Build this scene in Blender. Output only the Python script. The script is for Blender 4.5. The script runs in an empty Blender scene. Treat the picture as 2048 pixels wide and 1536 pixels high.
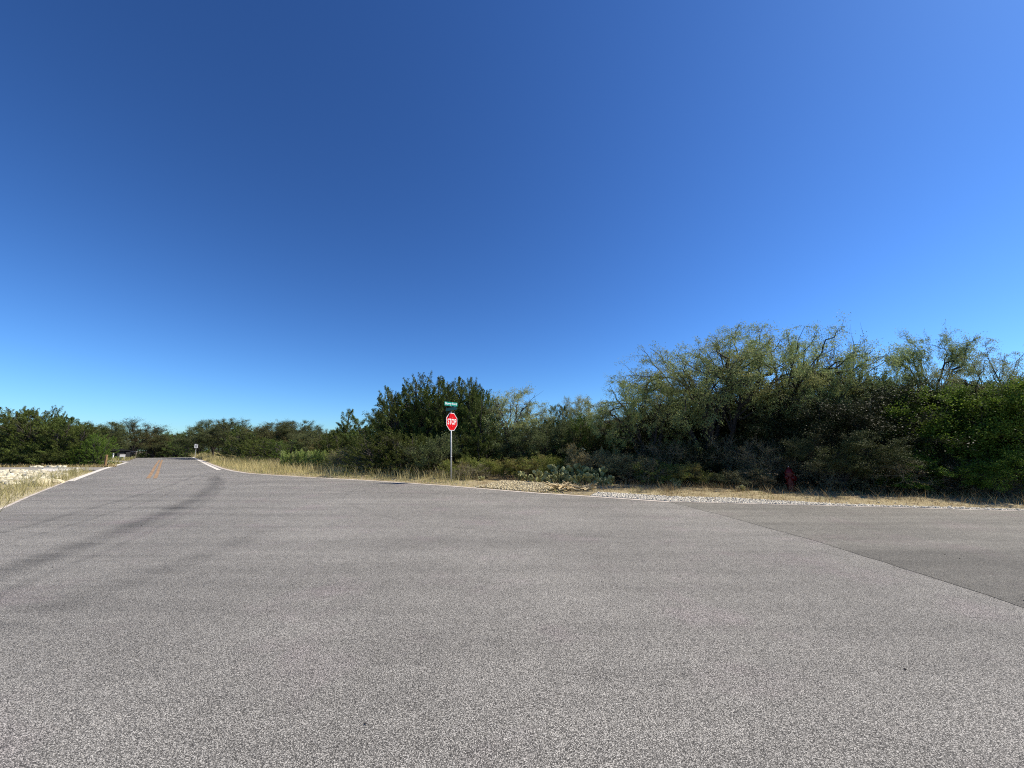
import bpy, bmesh, math, random
import numpy as np
from mathutils import Vector, Matrix

sc = bpy.context.scene
C = sc.collection
R = math.radians

# ------------------------------------------------------------------ camera, sky, sun, exposure
CAM_H, PITCH, FPX = 1.55, R(9.4), 770.0          # eye height, tilt up, focal length in photo pixels (2048 wide)
cam_d = bpy.data.cameras.new('camera'); cam = bpy.data.objects.new('camera', cam_d); C.objects.link(cam)
cam.location = (0, 0, CAM_H); cam.rotation_euler = (R(90) + PITCH, 0, 0)
cam_d.sensor_width = 36; cam_d.lens = 36 * FPX / 2048; cam_d.clip_start = 0.05; cam_d.clip_end = 3000
sc.camera = cam

SUN_AZ, SUN_EL = R(86), R(50)                    # azimuth clockwise from the view direction (+Y)
world = bpy.data.worlds.new('World'); sc.world = world; world.use_nodes = True
nt = world.node_tree; nt.nodes.clear()
sky = nt.nodes.new('ShaderNodeTexSky'); sky.sky_type = 'NISHITA'; sky.sun_disc = False
sky.sun_elevation = SUN_EL; sky.sun_rotation = SUN_AZ
sky.altitude = 300; sky.air_density = 1.0; sky.dust_density = 0.45; sky.ozone_density = 3.0
# a clear dry autumn sky: a steeper, bluer falloff than the plain sky model
sk1 = nt.nodes.new('ShaderNodeVectorMath'); sk1.operation = 'SCALE'; sk1.inputs[3].default_value = 0.1
gam = nt.nodes.new('ShaderNodeGamma'); gam.inputs[1].default_value = 1.36
sk2 = nt.nodes.new('ShaderNodeVectorMath'); sk2.operation = 'MULTIPLY'; sk2.inputs[1].default_value = (6.7, 10.3, 13.9)
bg = nt.nodes.new('ShaderNodeBackground'); bg.inputs['Strength'].default_value = 0.10
wo = nt.nodes.new('ShaderNodeOutputWorld')
nt.links.new(sky.outputs[0], sk1.inputs[0]); nt.links.new(sk1.outputs[0], gam.inputs[0]); nt.links.new(gam.outputs[0], sk2.inputs[0]); nt.links.new(sk2.outputs[0], bg.inputs[0]); nt.links.new(bg.outputs[0], wo.inputs[0])

sl = bpy.data.lights.new('sun', 'SUN'); sl.energy = 4.9; sl.angle = R(0.53); sl.color = (1.0, 0.92, 0.80)
so = bpy.data.objects.new('sun', sl); C.objects.link(so)
sd = Vector((math.sin(SUN_AZ) * math.cos(SUN_EL), math.cos(SUN_AZ) * math.cos(SUN_EL), math.sin(SUN_EL)))
so.rotation_euler = sd.to_track_quat('Z', 'Y').to_euler(); so.location = sd * 50

sc.view_settings.view_transform = 'Standard'; sc.view_settings.look = 'None'
sc.view_settings.exposure = 0.5; sc.view_settings.gamma = 1.0
sc.render.film_transparent = False
sc.render.engine = 'CYCLES'
sc.cycles.max_bounces = 6; sc.cycles.diffuse_bounces = 3; sc.cycles.glossy_bounces = 2; sc.cycles.transmission_bounces = 3
sc.cycles.use_denoising = False
sc.cycles.pixel_filter_type = 'BLACKMAN_HARRIS'; sc.cycles.filter_width = 1.1

# ------------------------------------------------------------------ places on the ground
def ray(px, py):
    a, b = (px - 1024) / FPX, (768 - py) / FPX
    return Vector((a, math.cos(PITCH) - b * math.sin(PITCH), math.sin(PITCH) + b * math.cos(PITCH)))
def G(px, py):
    d = ray(px, py); t = -CAM_H / d.z
    return Vector((d.x * t, d.y * t, 0))
def gx(px, Y, z=0.0):                               # x of the ground spot seen in column px at distance Y
    ax = Y * math.cos(PITCH) + (z - CAM_H) * math.sin(PITCH)
    return (px - 1024) / FPX * ax
def ztop(py, Y):
    e = PITCH + math.atan((768 - py) / FPX)
    return CAM_H + Y * math.tan(e)

RD = Vector((-0.669, 0.743, 0)).normalized()        # the road to the left runs this way
CREST = [(83, 0.0), (90, -0.25), (100, -0.9), (120, -2.6), (160, -6.0), (100000, -6.0)]
def tz(x, y):
    s = x * RD.x + y * RD.y
    if s <= 83: return 0.0
    for (a, za), (b, zb) in zip(CREST, CREST[1:]):
        if s <= b: return za + (zb - za) * (s - a) / (b - a)
    return -6.0

# ------------------------------------------------------------------ helpers
def setp(o, label=None, cat=None, group=None, kind=None):
    if label: o['label'] = label
    if cat: o['category'] = cat
    if group: o['group'] = group
    if kind: o['kind'] = kind
    return o
def link(name, me, parent=None, mat=None, smooth=False):
    if mat is not None and not me.materials: me.materials.append(mat)
    o = bpy.data.objects.new(name, me); C.objects.link(o)
    if parent: o.parent = parent
    if smooth: me.polygons.foreach_set('use_smooth', [True] * len(me.polygons))
    return o
def empty(name, loc=(0, 0, 0), rz=0.0):
    o = bpy.data.objects.new(name, None); C.objects.link(o); o.location = loc; o.rotation_euler = (0, 0, rz)
    o.empty_display_size = 0.3
    return o
def np_mesh(name, V, F):
    """F: (n,k) int array, every face with k corners"""
    me = bpy.data.meshes.new(name)
    V = np.asarray(V, dtype=np.float32); F = np.asarray(F, dtype=np.int32)
    n, k = F.shape
    me.vertices.add(len(V)); me.vertices.foreach_set('co', V.ravel())
    me.loops.add(n * k); me.loops.foreach_set('vertex_index', F.ravel())
    me.polygons.add(n); me.polygons.foreach_set('loop_start', np.arange(n, dtype=np.int32) * k)
    me.update(calc_edges=True)
    return me
def bm_obj(name, bm, mat, parent=None, smooth=False):
    me = bpy.data.meshes.new(name); bm.to_mesh(me); bm.free()
    return link(name, me, parent, mat, smooth)
def add_box(bm, c, s, rot=None):
    m = Matrix.Translation(c) @ (rot.to_4x4() if rot else Matrix.Identity(4)) @ Matrix.Diagonal((s[0], s[1], s[2], 1))
    return bmesh.ops.create_cube(bm, size=1, matrix=m)['verts']
def add_cyl(bm, p0, p1, r0, r1=None, seg=12, caps=True):
    p0, p1 = Vector(p0), Vector(p1); r1 = r0 if r1 is None else r1
    d = p1 - p0; q = d.to_track_quat('Z', 'Y').to_matrix().to_4x4()
    bmesh.ops.create_cone(bm, cap_ends=caps, segments=seg, radius1=r0, radius2=r1, depth=d.length, matrix=Matrix.Translation((p0 + p1) / 2) @ q)
def add_lathe(bm, prof, seg=20, M=Matrix.Identity(4)):
    rings = []
    for r, z in prof:
        rings.append([bm.verts.new(M @ Vector((r * math.cos(2 * math.pi * i / seg), r * math.sin(2 * math.pi * i / seg), z))) for i in range(seg)])
    for a, b in zip(rings, rings[1:]):
        for i in range(seg):
            bm.faces.new((a[i], a[(i + 1) % seg], b[(i + 1) % seg], b[i]))
    bm.faces.new(rings[0][::-1]); bm.faces.new(rings[-1])

# ------------------------------------------------------------------ materials
def new_mat(name):
    m = bpy.data.materials.new(name); m.use_nodes = True
    n = m.node_tree; b = n.nodes['Principled BSDF']
    return m, n, b
def nd(n, t, **kw):
    x = n.nodes.new(t)
    for k, v in kw.items():
        if k in x.inputs: x.inputs[k].default_value = v
        else: setattr(x, k, v)
    return x
def math_n(n, op, a, b=None, clamp=False):
    x = n.nodes.new('ShaderNodeMath'); x.operation = op; x.use_clamp = clamp
    for i, v in enumerate((a, b)):
        if v is None: continue
        if hasattr(v, 'links') or hasattr(v, 'is_linked'): n.links.new(v, x.inputs[i])
        else: x.inputs[i].default_value = v
    return x.outputs[0]
def mix_c(n, f, a, b, blend='MIX'):
    x = n.nodes.new('ShaderNodeMix'); x.data_type = 'RGBA'; x.blend_type = blend
    if hasattr(f, 'is_linked'): n.links.new(f, x.inputs[0])
    else: x.inputs[0].default_value = f
    for i, v in ((6, a), (7, b)):
        if hasattr(v, 'is_linked'): n.links.new(v, x.inputs[i])
        else: x.inputs[i].default_value = (*v, 1)
    return x.outputs[2]
def noise(n, scale, detail=3, rough=0.55, vec=None, dist=0.0):
    x = n.nodes.new('ShaderNodeTexNoise'); x.inputs['Scale'].default_value = scale; x.inputs['Detail'].default_value = detail
    x.inputs['Roughness'].default_value = rough; x.inputs['Distortion'].default_value = dist
    if vec: n.links.new(vec, x.inputs['Vector'])
    return x.outputs['Fac']
def ramp(n, f, a, b, lo=0.0, hi=1.0):
    x = n.nodes.new('ShaderNodeMapRange'); x.interpolation_type = 'SMOOTHSTEP'
    n.links.new(f, x.inputs[0])
    x.inputs[1].default_value = a; x.inputs[2].default_value = b; x.inputs[3].default_value = lo; x.inputs[4].default_value = hi
    return x.outputs[0]
def objco(n):
    return n.nodes.new('ShaderNodeTexCoord').outputs['Object']
def bump(n, b, h, strength=0.5, dist=0.01):
    x = n.nodes.new('ShaderNodeBump'); x.inputs['Strength'].default_value = strength; x.inputs['Distance'].default_value = dist
    n.links.new(h, x.inputs['Height']); n.links.new(x.outputs[0], b.inputs['Normal'])
def simple(name, col, rough=0.6, metal=0.0, var=0.12, scale=8.0, spec=0.5):
    m, n, b = new_mat(name)
    f = noise(n, scale, 4, 0.6, objco(n))
    c2 = tuple(c * (1 - var * 2.2) for c in col); c1 = tuple(min(1, c * (1 + var)) for c in col)
    n.links.new(mix_c(n, ramp(n, f, 0.3, 0.7), c2, c1), b.inputs['Base Color'])
    b.inputs['Roughness'].default_value = rough; b.inputs['Metallic'].default_value = metal
    b.inputs['Specular IOR Level'].default_value = spec
    return m

LEAFGAIN = 1.2
def leaf_mat(name, c1, c2, c3=None, transl=0.25, rough=0.55, objvar=0.25):
    """leaves: colour varies leaf by leaf, patch by patch and plant by plant"""
    g = LEAFGAIN; c1 = (c1[0] * g * .97, c1[1] * g, c1[2] * g * .92); c2 = (c2[0] * g * .97, c2[1] * g, c2[2] * g * .92)
    if c3: c3 = (c3[0] * g, c3[1] * g, c3[2] * g * .9)
    m, n, b = new_mat(name)
    geo = n.nodes.new('ShaderNodeNewGeometry'); oi = n.nodes.new('ShaderNodeObjectInfo')
    isl = geo.outputs['Random Per Island']
    col = mix_c(n, isl, c1, c2)
    if c3:
        pos = geo.outputs['Position']
        f = ramp(n, noise(n, 0.9, 2, 0.5, pos), 0.5, 0.72)
        col = mix_c(n, f, col, c3)
    v = n.nodes.new('ShaderNodeHueSaturation'); n.links.new(col, v.inputs['Color'])
    val = math_n(n, 'ADD', math_n(n, 'MULTIPLY', oi.outputs['Random'], objvar * 2), 1 - objvar)
    n.links.new(val, v.inputs['Value'])
    n.links.new(math_n(n, 'ADD', math_n(n, 'MULTIPLY', oi.outputs['Random'], 0.03), 0.485), v.inputs['Hue'])
    n.links.new(v.outputs[0], b.inputs['Base Color'])
    b.inputs['Roughness'].default_value = rough; b.inputs['Specular IOR Level'].default_value = 0.1
    tr = n.nodes.new('ShaderNodeBsdfTranslucent'); n.links.new(v.outputs[0], tr.inputs[0])
    mx = n.nodes.new('ShaderNodeMixShader'); mx.inputs[0].default_value = transl
    out = n.nodes['Material Output']
    n.links.new(b.outputs[0], mx.inputs[1]); n.links.new(tr.outputs[0], mx.inputs[2]); n.links.new(mx.outputs[0], out.inputs[0])
    return m

M = {}
M['juniper'] = leaf_mat('juniper_foliage', (0.045, 0.066, 0.016), (0.12, 0.145, 0.035), (0.08, 0.09, 0.03), 0.12)
M['juniper_bright'] = leaf_mat('young_juniper_foliage', (0.06, 0.09, 0.015), (0.11, 0.145, 0.026), None, 0.12)
M['oak'] = leaf_mat('live_oak_foliage', (0.05, 0.062, 0.025), (0.125, 0.14, 0.055), (0.07, 0.07, 0.035), 0.12, 0.6)
M['oak_rusty'] = leaf_mat('rusty_oak_foliage', (0.055, 0.066, 0.026), (0.115, 0.115, 0.045), (0.125, 0.092, 0.04), 0.12, 0.5)
M['oak_dark'] = leaf_mat('dark_oak_foliage', (0.02, 0.024, 0.009), (0.06, 0.066, 0.028), None, 0.08, 0.5)  # dark oak green, deepened further to paint in the thicket's shade
M['mesquite'] = leaf_mat('mesquite_foliage', (0.165, 0.205, 0.075), (0.34, 0.385, 0.165), (0.26, 0.255, 0.10), 0.34)
M['mesquite_pale'] = leaf_mat('pale_mesquite_foliage', (0.20, 0.21, 0.09), (0.34, 0.35, 0.16), (0.29, 0.28, 0.12), 0.32)
M['elm'] = leaf_mat('bright_shrub_foliage', (0.045, 0.08, 0.012), (0.18, 0.25, 0.038), None, 0.32)
M['brush_green'] = leaf_mat('green_brush_foliage', (0.12, 0.145, 0.03), (0.23, 0.24, 0.06), (0.20, 0.165, 0.06), 0.22)
M['brush_grey'] = leaf_mat('grey_brush_foliage', (0.12, 0.115, 0.055), (0.23, 0.21, 0.11), (0.19, 0.15, 0.08), 0.15)
M['weed'] = leaf_mat('tall_weed_foliage', (0.17, 0.22, 0.05), (0.34, 0.39, 0.12), (0.40, 0.42, 0.19), 0.28, objvar=0.12)
M['straw_brush'] = leaf_mat('straw_brush', (0.27, 0.22, 0.10), (0.44, 0.36, 0.18), (0.21, 0.20, 0.08), 0.2)
M['grass_dry'] = leaf_mat('dry_grass', (0.31, 0.26, 0.11), (0.58, 0.49, 0.26), (0.25, 0.25, 0.09), 0.2, objvar=0.05)
M['grass_brown'] = leaf_mat('brown_grass', (0.22, 0.16, 0.075), (0.42, 0.33, 0.17), (0.20, 0.14, 0.07), 0.2, objvar=0.05)
M['grass_olive'] = leaf_mat('olive_dry_grass', (0.19, 0.165, 0.065), (0.44, 0.38, 0.20), (0.15, 0.15, 0.055), 0.2, objvar=0.05)
M['grass_green'] = leaf_mat('green_grass', (0.15, 0.19, 0.06), (0.32, 0.32, 0.13), (0.34, 0.29, 0.14), 0.2, objvar=0.05)
M['bark'] = simple('grey_brown_bark', (0.075, 0.062, 0.05), 0.9, 0, 0.3, 14)
M['bark_dark'] = simple('dark_bark', (0.04, 0.033, 0.028), 0.9, 0, 0.3, 14)
M['bark_pale'] = simple('pale_dead_bark', (0.22, 0.18, 0.12), 0.9, 0, 0.25, 14)
M['dead_wood'] = simple('bleached_wood', (0.60, 0.46, 0.24), 0.85, 0, 0.25, 9)
M['steel'] = simple('galvanised_steel', (0.50, 0.49, 0.46), 0.55, 0.15, 0.1, 20)
M['red'] = simple('stop_red', (0.60, 0.004, 0.008), 0.6, 0, 0.04, 3, 0.12)
M['white_paint'] = simple('sign_white', (0.82, 0.82, 0.80), 0.45, 0, 0.03, 6)
M['green_sign'] = simple('street_sign_green', (0.0, 0.27, 0.19), 0.4, 0, 0.04, 6)
M['green_shaded'] = simple('street_sign_green_shaded', (0.005, 0.10, 0.075), 0.45, 0, 0.04, 6)  # same sign green, with the shade on the averted blade put into the colour
M['hydrant'] = simple('hydrant_red', (0.13, 0.002, 0.003), 0.35, 0, 0.15, 9, 0.35)
M['black'] = simple('black_paint', (0.02, 0.02, 0.02), 0.5)
M['brown_wood'] = simple('brown_post_wood', (0.26, 0.155, 0.065), 0.85, 0, 0.25, 20)
M['roof_dark'] = simple('dark_shingle', (0.009, 0.009, 0.010), 0.95, 0, 0.2, 6, 0.1)
M['wall_dark'] = simple('dark_stained_wall', (0.012, 0.012, 0.012), 0.8, 0, 0.2, 6)
M['cactus'] = None

def limestone(name, a, b2, scale=18):
    m, n, b = new_mat(name); co = objco(n)
    geo = n.nodes.new('ShaderNodeNewGeometry')
    col = mix_c(n, geo.outputs['Random Per Island'], a, b2)
    f = noise(n, scale, 4, 0.7, co)
    n.links.new(mix_c(n, ramp(n, f, 0.35, 0.75, 0, 0.5), col, tuple(c * 0.55 for c in a)), b.inputs['Base Color'])
    b.inputs['Roughness'].default_value = 0.9
    return m
M['gravel'] = limestone('white_gravel', (0.36, 0.33, 0.27), (0.72, 0.67, 0.55))
M['gravel_tan'] = limestone('tan_limestone_chips', (0.36, 0.29, 0.16), (0.66, 0.57, 0.36))
M['rock'] = limestone('white_limestone', (0.42, 0.37, 0.25), (0.76, 0.70, 0.52), 5)
M['concrete'] = simple('pale_concrete', (0.50, 0.48, 0.45), 0.85, 0, 0.08, 3)

def m_cactus():
    m, n, b = new_mat('prickly_pear_skin'); geo = n.nodes.new('ShaderNodeNewGeometry')
    col = mix_c(n, geo.outputs['Random Per Island'], (0.11, 0.12, 0.03), (0.40, 0.39, 0.15))
    v = n.nodes.new('ShaderNodeTexVoronoi'); v.inputs['Scale'].default_value = 28; n.links.new(objco(n), v.inputs['Vector'])
    n.links.new(mix_c(n, ramp(n, v.outputs['Distance'], 0.0, 0.2, 0.55, 0), col, (0.35, 0.33, 0.25)), b.inputs['Base Color'])
    b.inputs['Roughness'].default_value = 0.5
    return m
M['cactus'] = m_cactus()

def arc_params(pts):
    (ax, ay), (bx, by), (cx, cy) = [(p.x, p.y) for p in pts]
    d = 2 * (ax * (by - cy) + bx * (cy - ay) + cx * (ay - by))
    ux = ((ax * ax + ay * ay) * (by - cy) + (bx * bx + by * by) * (cy - ay) + (cx * cx + cy * cy) * (ay - by)) / d
    uy = ((ax * ax + ay * ay) * (cx - bx) + (bx * bx + by * by) * (ax - cx) + (cx * cx + cy * cy) * (bx - ax)) / d
    return ux, uy, math.hypot(ax - ux, ay - uy)

def m_asphalt(name, tone, chips=True, patch=False):
    m, n, b = new_mat(name); co = objco(n); L = n.links.new
    sp = n.nodes.new('ShaderNodeSeparateXYZ'); L(co, sp.inputs[0]); X, Y = sp.outputs[0], sp.outputs[1]
    v = n.nodes.new('ShaderNodeTexVoronoi'); v.inputs['Scale'].default_value = 175 if chips else 210; L(co, v.inputs['Vector'])
    vs = n.nodes.new('ShaderNodeSeparateColor'); L(v.outputs['Color'], vs.inputs[0])
    chip = vs.outputs[0]
    n1 = noise(n, 90, 2, 0.7, co); n2 = noise(n, 0.32, 5, 0.6, co); n3 = noise(n, 4.5, 3, 0.6, co)
    # stone chips: most mid grey, some near white, dark binder between them
    light = ramp(n, math_n(n, 'POWER', chip, 1.4), 0.0, 1.0, 0.64, 1.68)
    edge = ramp(n, v.outputs['Distance'], 0.30, 0.75, 1.0, 0.22)
    grain = ramp(n, n1, 0.30, 0.70, 0.70, 1.30)
    k = math_n(n, 'MULTIPLY', math_n(n, 'MULTIPLY', light, edge), grain)
    k = math_n(n, 'MULTIPLY', k, ramp(n, n2, 0.3, 0.7, 0.87, 1.10))
    k = math_n(n, 'MULTIPLY', k, ramp(n, n3, 0.3, 0.7, 0.95, 1.04))
    # streaks along the wheel paths of the cross street
    mp = n.nodes.new('ShaderNodeMapping'); mp.inputs['Rotation'].default_value = (0, 0, R(25)); mp.inputs['Scale'].default_value = (0.12, 1.6, 1)
    L(co, mp.inputs[0]); st = noise(n, 1.0, 4, 0.65, mp.outputs[0])
    k = math_n(n, 'MULTIPLY', k, ramp(n, st, 0.32, 0.66, 0.90, 1.05))
    mp2 = n.nodes.new('ShaderNodeMapping'); mp2.inputs['Rotation'].default_value = (0, 0, R(48)); mp2.inputs['Scale'].default_value = (0.10, 2.6, 1)
    L(co, mp2.inputs[0]); st2 = noise(n, 1.0, 5, 0.7, mp2.outputs[0])
    lw = ramp(n, X, -7.0, -1.0, 1.0, 0.15)
    k = math_n(n, 'MULTIPLY', k, math_n(n, 'SUBTRACT', 1.0, math_n(n, 'MULTIPLY', lw, ramp(n, st2, 0.42, 0.68, 0.0, 0.20))))
    warp = math_n(n, 'MULTIPLY', math_n(n, 'SUBTRACT', noise(n, 0.35, 3, 0.6, co), 0.5), 0.9)
    if not patch:
        for pts, w, dark in (([(0, 1150), (320, 1030), (425, 953)], 0.46, 0.62), ([(30, 1178), (335, 1045), (432, 953)], 0.15, 0.84), ([(0, 1248), (320, 1142), (600, 1000)], 0.45, 0.84),
                             ([(0, 1066), (230, 1004), (400, 945)], 0.16, 0.80), ([(0, 1090), (240, 1020), (405, 948)], 0.10, 0.86),
                             ([(700, 1010), (1000, 1062), (1300, 1075)], 0.12, 0.90), ([(480, 967), (620, 979), (760, 985)], 0.05, 0.72)):
            cx, cy, r = arc_params([G(*p) for p in pts])
            dx = math_n(n, 'SUBTRACT', X, cx); dy = math_n(n, 'SUBTRACT', Y, cy)
            dd = math_n(n, 'SQRT', math_n(n, 'ADD', math_n(n, 'MULTIPLY', dx, dx), math_n(n, 'MULTIPLY', dy, dy)))
            dist = math_n(n, 'ABSOLUTE', math_n(n, 'ADD', math_n(n, 'SUBTRACT', dd, r), math_n(n, 'MULTIPLY', warp, 0.5)))
            band = ramp(n, dist, 0.0, w, dark, 1.0)
            if w in (0.46, 0.15, 0.16, 0.10): band = math_n(n, 'MAXIMUM', band, ramp(n, Y, 14.0, 24.0, 0.0, 1.0))
            if w == 0.45: band = math_n(n, 'MAXIMUM', band, ramp(n, Y, 4.5, 8.5, 0.0, 1.0))
            band = math_n(n, 'SUBTRACT', 1.0, math_n(n, 'MULTIPLY', math_n(n, 'SUBTRACT', 1.0, band), ramp(n, st2, 0.30, 0.62, 0.35, 1.25)))
            k = math_n(n, 'MULTIPLY', k, band)
    else:
        # the worn dark middle of the smoother paving
        a = G(1600, 1092); a2 = G(2048, 1100)
        t = (a2 - a).normalized()
        nx, ny = -t.y, t.x
        if ny < 0: nx, ny = -nx, -ny
        off = math_n(n, 'ADD', math_n(n, 'MULTIPLY', math_n(n, 'SUBTRACT', X, a.x), nx), math_n(n, 'MULTIPLY', math_n(n, 'SUBTRACT', Y, a.y), ny))
        k = math_n(n, 'MULTIPLY', k, ramp(n, math_n(n, 'ADD', off, math_n(n, 'MULTIPLY', warp, 0.3)), -0.5, 0.25, 0.68, 1.0))
        k = math_n(n, 'MULTIPLY', k, ramp(n, st2, 0.35, 0.65, 0.90, 1.06))
    col = mix_c(n, k, (0, 0, 0), tone)
    cm = n.nodes.new('ShaderNodeVectorMath'); cm.operation = 'SCALE'; cm.inputs[0].default_value = tone; L(k, cm.inputs[3])
    pk = ramp(n, noise(n, 0.8, 3, 0.6, co), 0.52, 0.70, 0.0, 0.5)
    col = mix_c(n, pk, cm.outputs[0], (1.05, 0.955, 1.03), 'MULTIPLY')
    L(col, b.inputs['Base Color'])
    b.inputs['Roughness'].default_value = 0.85; b.inputs['Specular IOR Level'].default_value = 0.25
    h = math_n(n, 'ADD', math_n(n, 'MULTIPLY', edge, 0.7), math_n(n, 'MULTIPLY', chip, 0.5))
    bump(n, b, h, 0.7 if chips else 0.4, 0.004)
    return m
M['asphalt'] = m_asphalt('chip_seal', (0.312, 0.295, 0.260))
M['asphalt_patch'] = m_asphalt('smooth_asphalt', (0.262, 0.247, 0.210), chips=False, patch=True)
M['asphalt_side'] = simple('grey_lane', (0.28, 0.255, 0.215), 0.9, 0, 0.12, 0.8)
M['edge_strip'] = simple('pale_road_edge', (0.50, 0.44, 0.37), 0.9, 0, 0.10, 3.0)
M['white_line'] = simple('worn_white_line', (0.66, 0.61, 0.52), 0.8, 0, 0.10, 2.0)
M['yellow'] = simple('worn_orange_line', (0.33, 0.205, 0.10), 0.85, 0, 0.22, 3.0)

def m_soil(name, a, b2, c, s=1.2):
    m, n, b = new_mat(name); co = objco(n)
    f1 = ramp(n, noise(n, s, 5, 0.65, co), 0.35, 0.65); f2 = ramp(n, noise(n, s * 9, 4, 0.7, co), 0.45, 0.7)
    col = mix_c(n, f1, a, b2); col = mix_c(n, f2, col, c)
    n.links.new(col, b.inputs['Base Color']); b.inputs['Roughness'].default_value = 0.95; b.inputs['Specular IOR Level'].default_value = 0.1
    bump(n, b, noise(n, 25, 5, 0.7, co), 0.8, 0.04)
    return m
M['soil'] = m_soil('litter_soil', (0.10, 0.075, 0.05), (0.19, 0.155, 0.095), (0.06, 0.05, 0.035))
M['verge'] = m_soil('dry_verge_soil', (0.30, 0.24, 0.13), (0.40, 0.34, 0.20), (0.17, 0.125, 0.075), 0.7)
M['verge_left'] = m_soil('pale_verge_soil', (0.36, 0.30, 0.17), (0.50, 0.44, 0.28), (0.20, 0.16, 0.08), 1.1)
M['shoulder'] = m_soil('crushed_stone', (0.44, 0.40, 0.33), (0.54, 0.49, 0.40), (0.22, 0.20, 0.16), 3)
M['tan_dirt'] = m_soil('tan_limestone_dirt', (0.44, 0.36, 0.21), (0.52, 0.44, 0.27), (0.26, 0.20, 0.10), 3)

# ------------------------------------------------------------------ ground and roads
def sheet(name, outline, z, mat, kind='structure'):
    bm = bmesh.new()
    vs = [bm.verts.new((p.x, p.y, 0)) for p in outline]
    f = bm.faces.new(vs)
    if f.normal.z < 0: f.normal_flip()
    bmesh.ops.triangulate(bm, faces=[f])
    for s, _ in CREST[:-1]:
        bmesh.ops.bisect_plane(bm, geom=bm.verts[:] + bm.edges[:] + bm.faces[:], plane_co=RD * s, plane_no=RD, dist=1e-4)
    for v in bm.verts: v.co.z = tz(v.co.x, v.co.y) + z
    bm.normal_update()
    for f in bm.faces:
        if f.normal.z < 0: f.normal_flip()
    o = bm_obj(name, bm, mat); o['kind'] = kind
    return o
V2 = lambda x, y: Vector((x, y, 0))
sheet('ground', [V2(-900, -300), V2(900, -300), V2(900, 1400), V2(-900, 1400)], -0.05, M['soil'])

L0, L1 = G(2, 1016), G(250, 925)
ldir = (L1 - L0).normalized()
left_edge = [L0 - ldir * 60, L0 - ldir * 8, G(2, 1016), G(52, 994), G(100, 975), G(150, 956), G(200, 938.5), G(250, 925)]
left_edge += [left_edge[-1] + RD * d for d in (15, 30, 45, 70, 100)]
R1, R0 = G(1340, 1003), G(2040, 1022)
rdir = (R0 - R1).normalized()
right_edge = [R0 + rdir * 70, R0 + rdir * 10, R0, G(1760, 1014), G(1340, 1003), G(1180, 992), G(1080, 986), G(900, 971.5), G(760, 962), G(620, 954.5), G(540, 949.5),
              G(500, 946.5), G(470, 942), G(447, 936.5), G(425, 928.5), G(405, 920.5)]
right_edge += [right_edge[-1] + RD * d for d in (12, 30, 55, 85)]
outline = left_edge + right_edge[::-1] + [R0 + rdir * 70 + V2(-12, -40), L0 - ldir * 60 + V2(20, -20)]
sheet('road', outline, 0.0, M['asphalt'])
def densify(line, step=0.5):
    out = []
    for a, b_ in zip(line, line[1:]):
        k = max(1, int((b_ - a).length / step))
        out += [a.lerp(b_, i / k) for i in range(k)]
    return out + [line[-1]]
# the smoother paving right of the seam
seam = [G(1338, 1003.5), G(1450, 1032), G(1640, 1085), G(1850, 1150), G(2048, 1216), G(2400, 1330)]
e = (seam[-1] - seam[-2]).normalized()
_r = random.Random(4); seam = [p + Vector((_r.uniform(-.022, .022), _r.uniform(-.022, .022), 0)) for p in densify(seam, .25)]
sheet('road_patch', seam + [seam[-1] + e * 3, R0 + rdir * 66 + V2(-10, -34), R0 + rdir * 66, R0 + V2(0, 0) + rdir * 10, R0, G(1760, 1014.2)], 0.004, M['asphalt_patch'])

def strip(name, line, w0, w1, z, mat, thick=0.0):
    """a band between offsets w0 and w1 to the left of a line"""
    n = len(line); nrm = []
    for i in range(n):
        a = line[max(0, i - 1)]; b_ = line[min(n - 1, i + 1)]; d = (b_ - a).normalized(); nrm.append(Vector((-d.y, d.x, 0)))
    V = []; F = []
    for p, q in zip(line, nrm):
        for w in (w0, w1):
            c = p + q * w; V.append((c.x, c.y, tz(c.x, c.y) + z))
    for i in range(n - 1): F.append((2 * i, 2 * i + 2, 2 * i + 3, 2 * i + 1))
    o = link(name, np_mesh(name, V, F), None, mat); o['kind'] = 'structure'
    return o
def smooth_line(line, it=2):
    for _ in range(it):
        o = [line[0]]
        for a, b_ in zip(line, line[1:]): o += [a.lerp(b_, .25), a.lerp(b_, .75)]
        line = o + [line[-1]]
    return line
strip('kerb_strip', densify([left_edge[4].lerp(left_edge[5], .6)] + left_edge[5:8], 2), -0.26, 0.0, 0.006, M['white_line'])
strip('kerb_strip', densify(left_edge[:5] + [left_edge[4].lerp(left_edge[5], .6)], 2), -0.08, 0.0, 0.006, M['edge_strip'])
re_ = densify(right_edge[4:17], 1.0)
strip('kerb_strip', re_, 0.0, 0.22, 0.006, M['edge_strip'])
strip('kerb_strip', densify(right_edge[:5], 1.0), 0.0, 0.10, 0.009, M['edge_strip'])
wl = [G(443, 940), G(420, 930), G(398, 919.5), G(388, 914.6)]
strip('road_marking', densify(wl, 3), 0.0, 0.26, 0.010, M['white_line'])
for pts, w in (([(296, 957), (304, 945), (311, 931), (319, 920)], 0.15), ([(310, 957), (315.5, 945), (319.8, 931), (324.5, 920)], 0.15)):
    ln = smooth_line([G(*p) for p in pts], 2)
    strip('road_marking', ln, -w / 2, w / 2, 0.008, M['yellow'])

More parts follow.
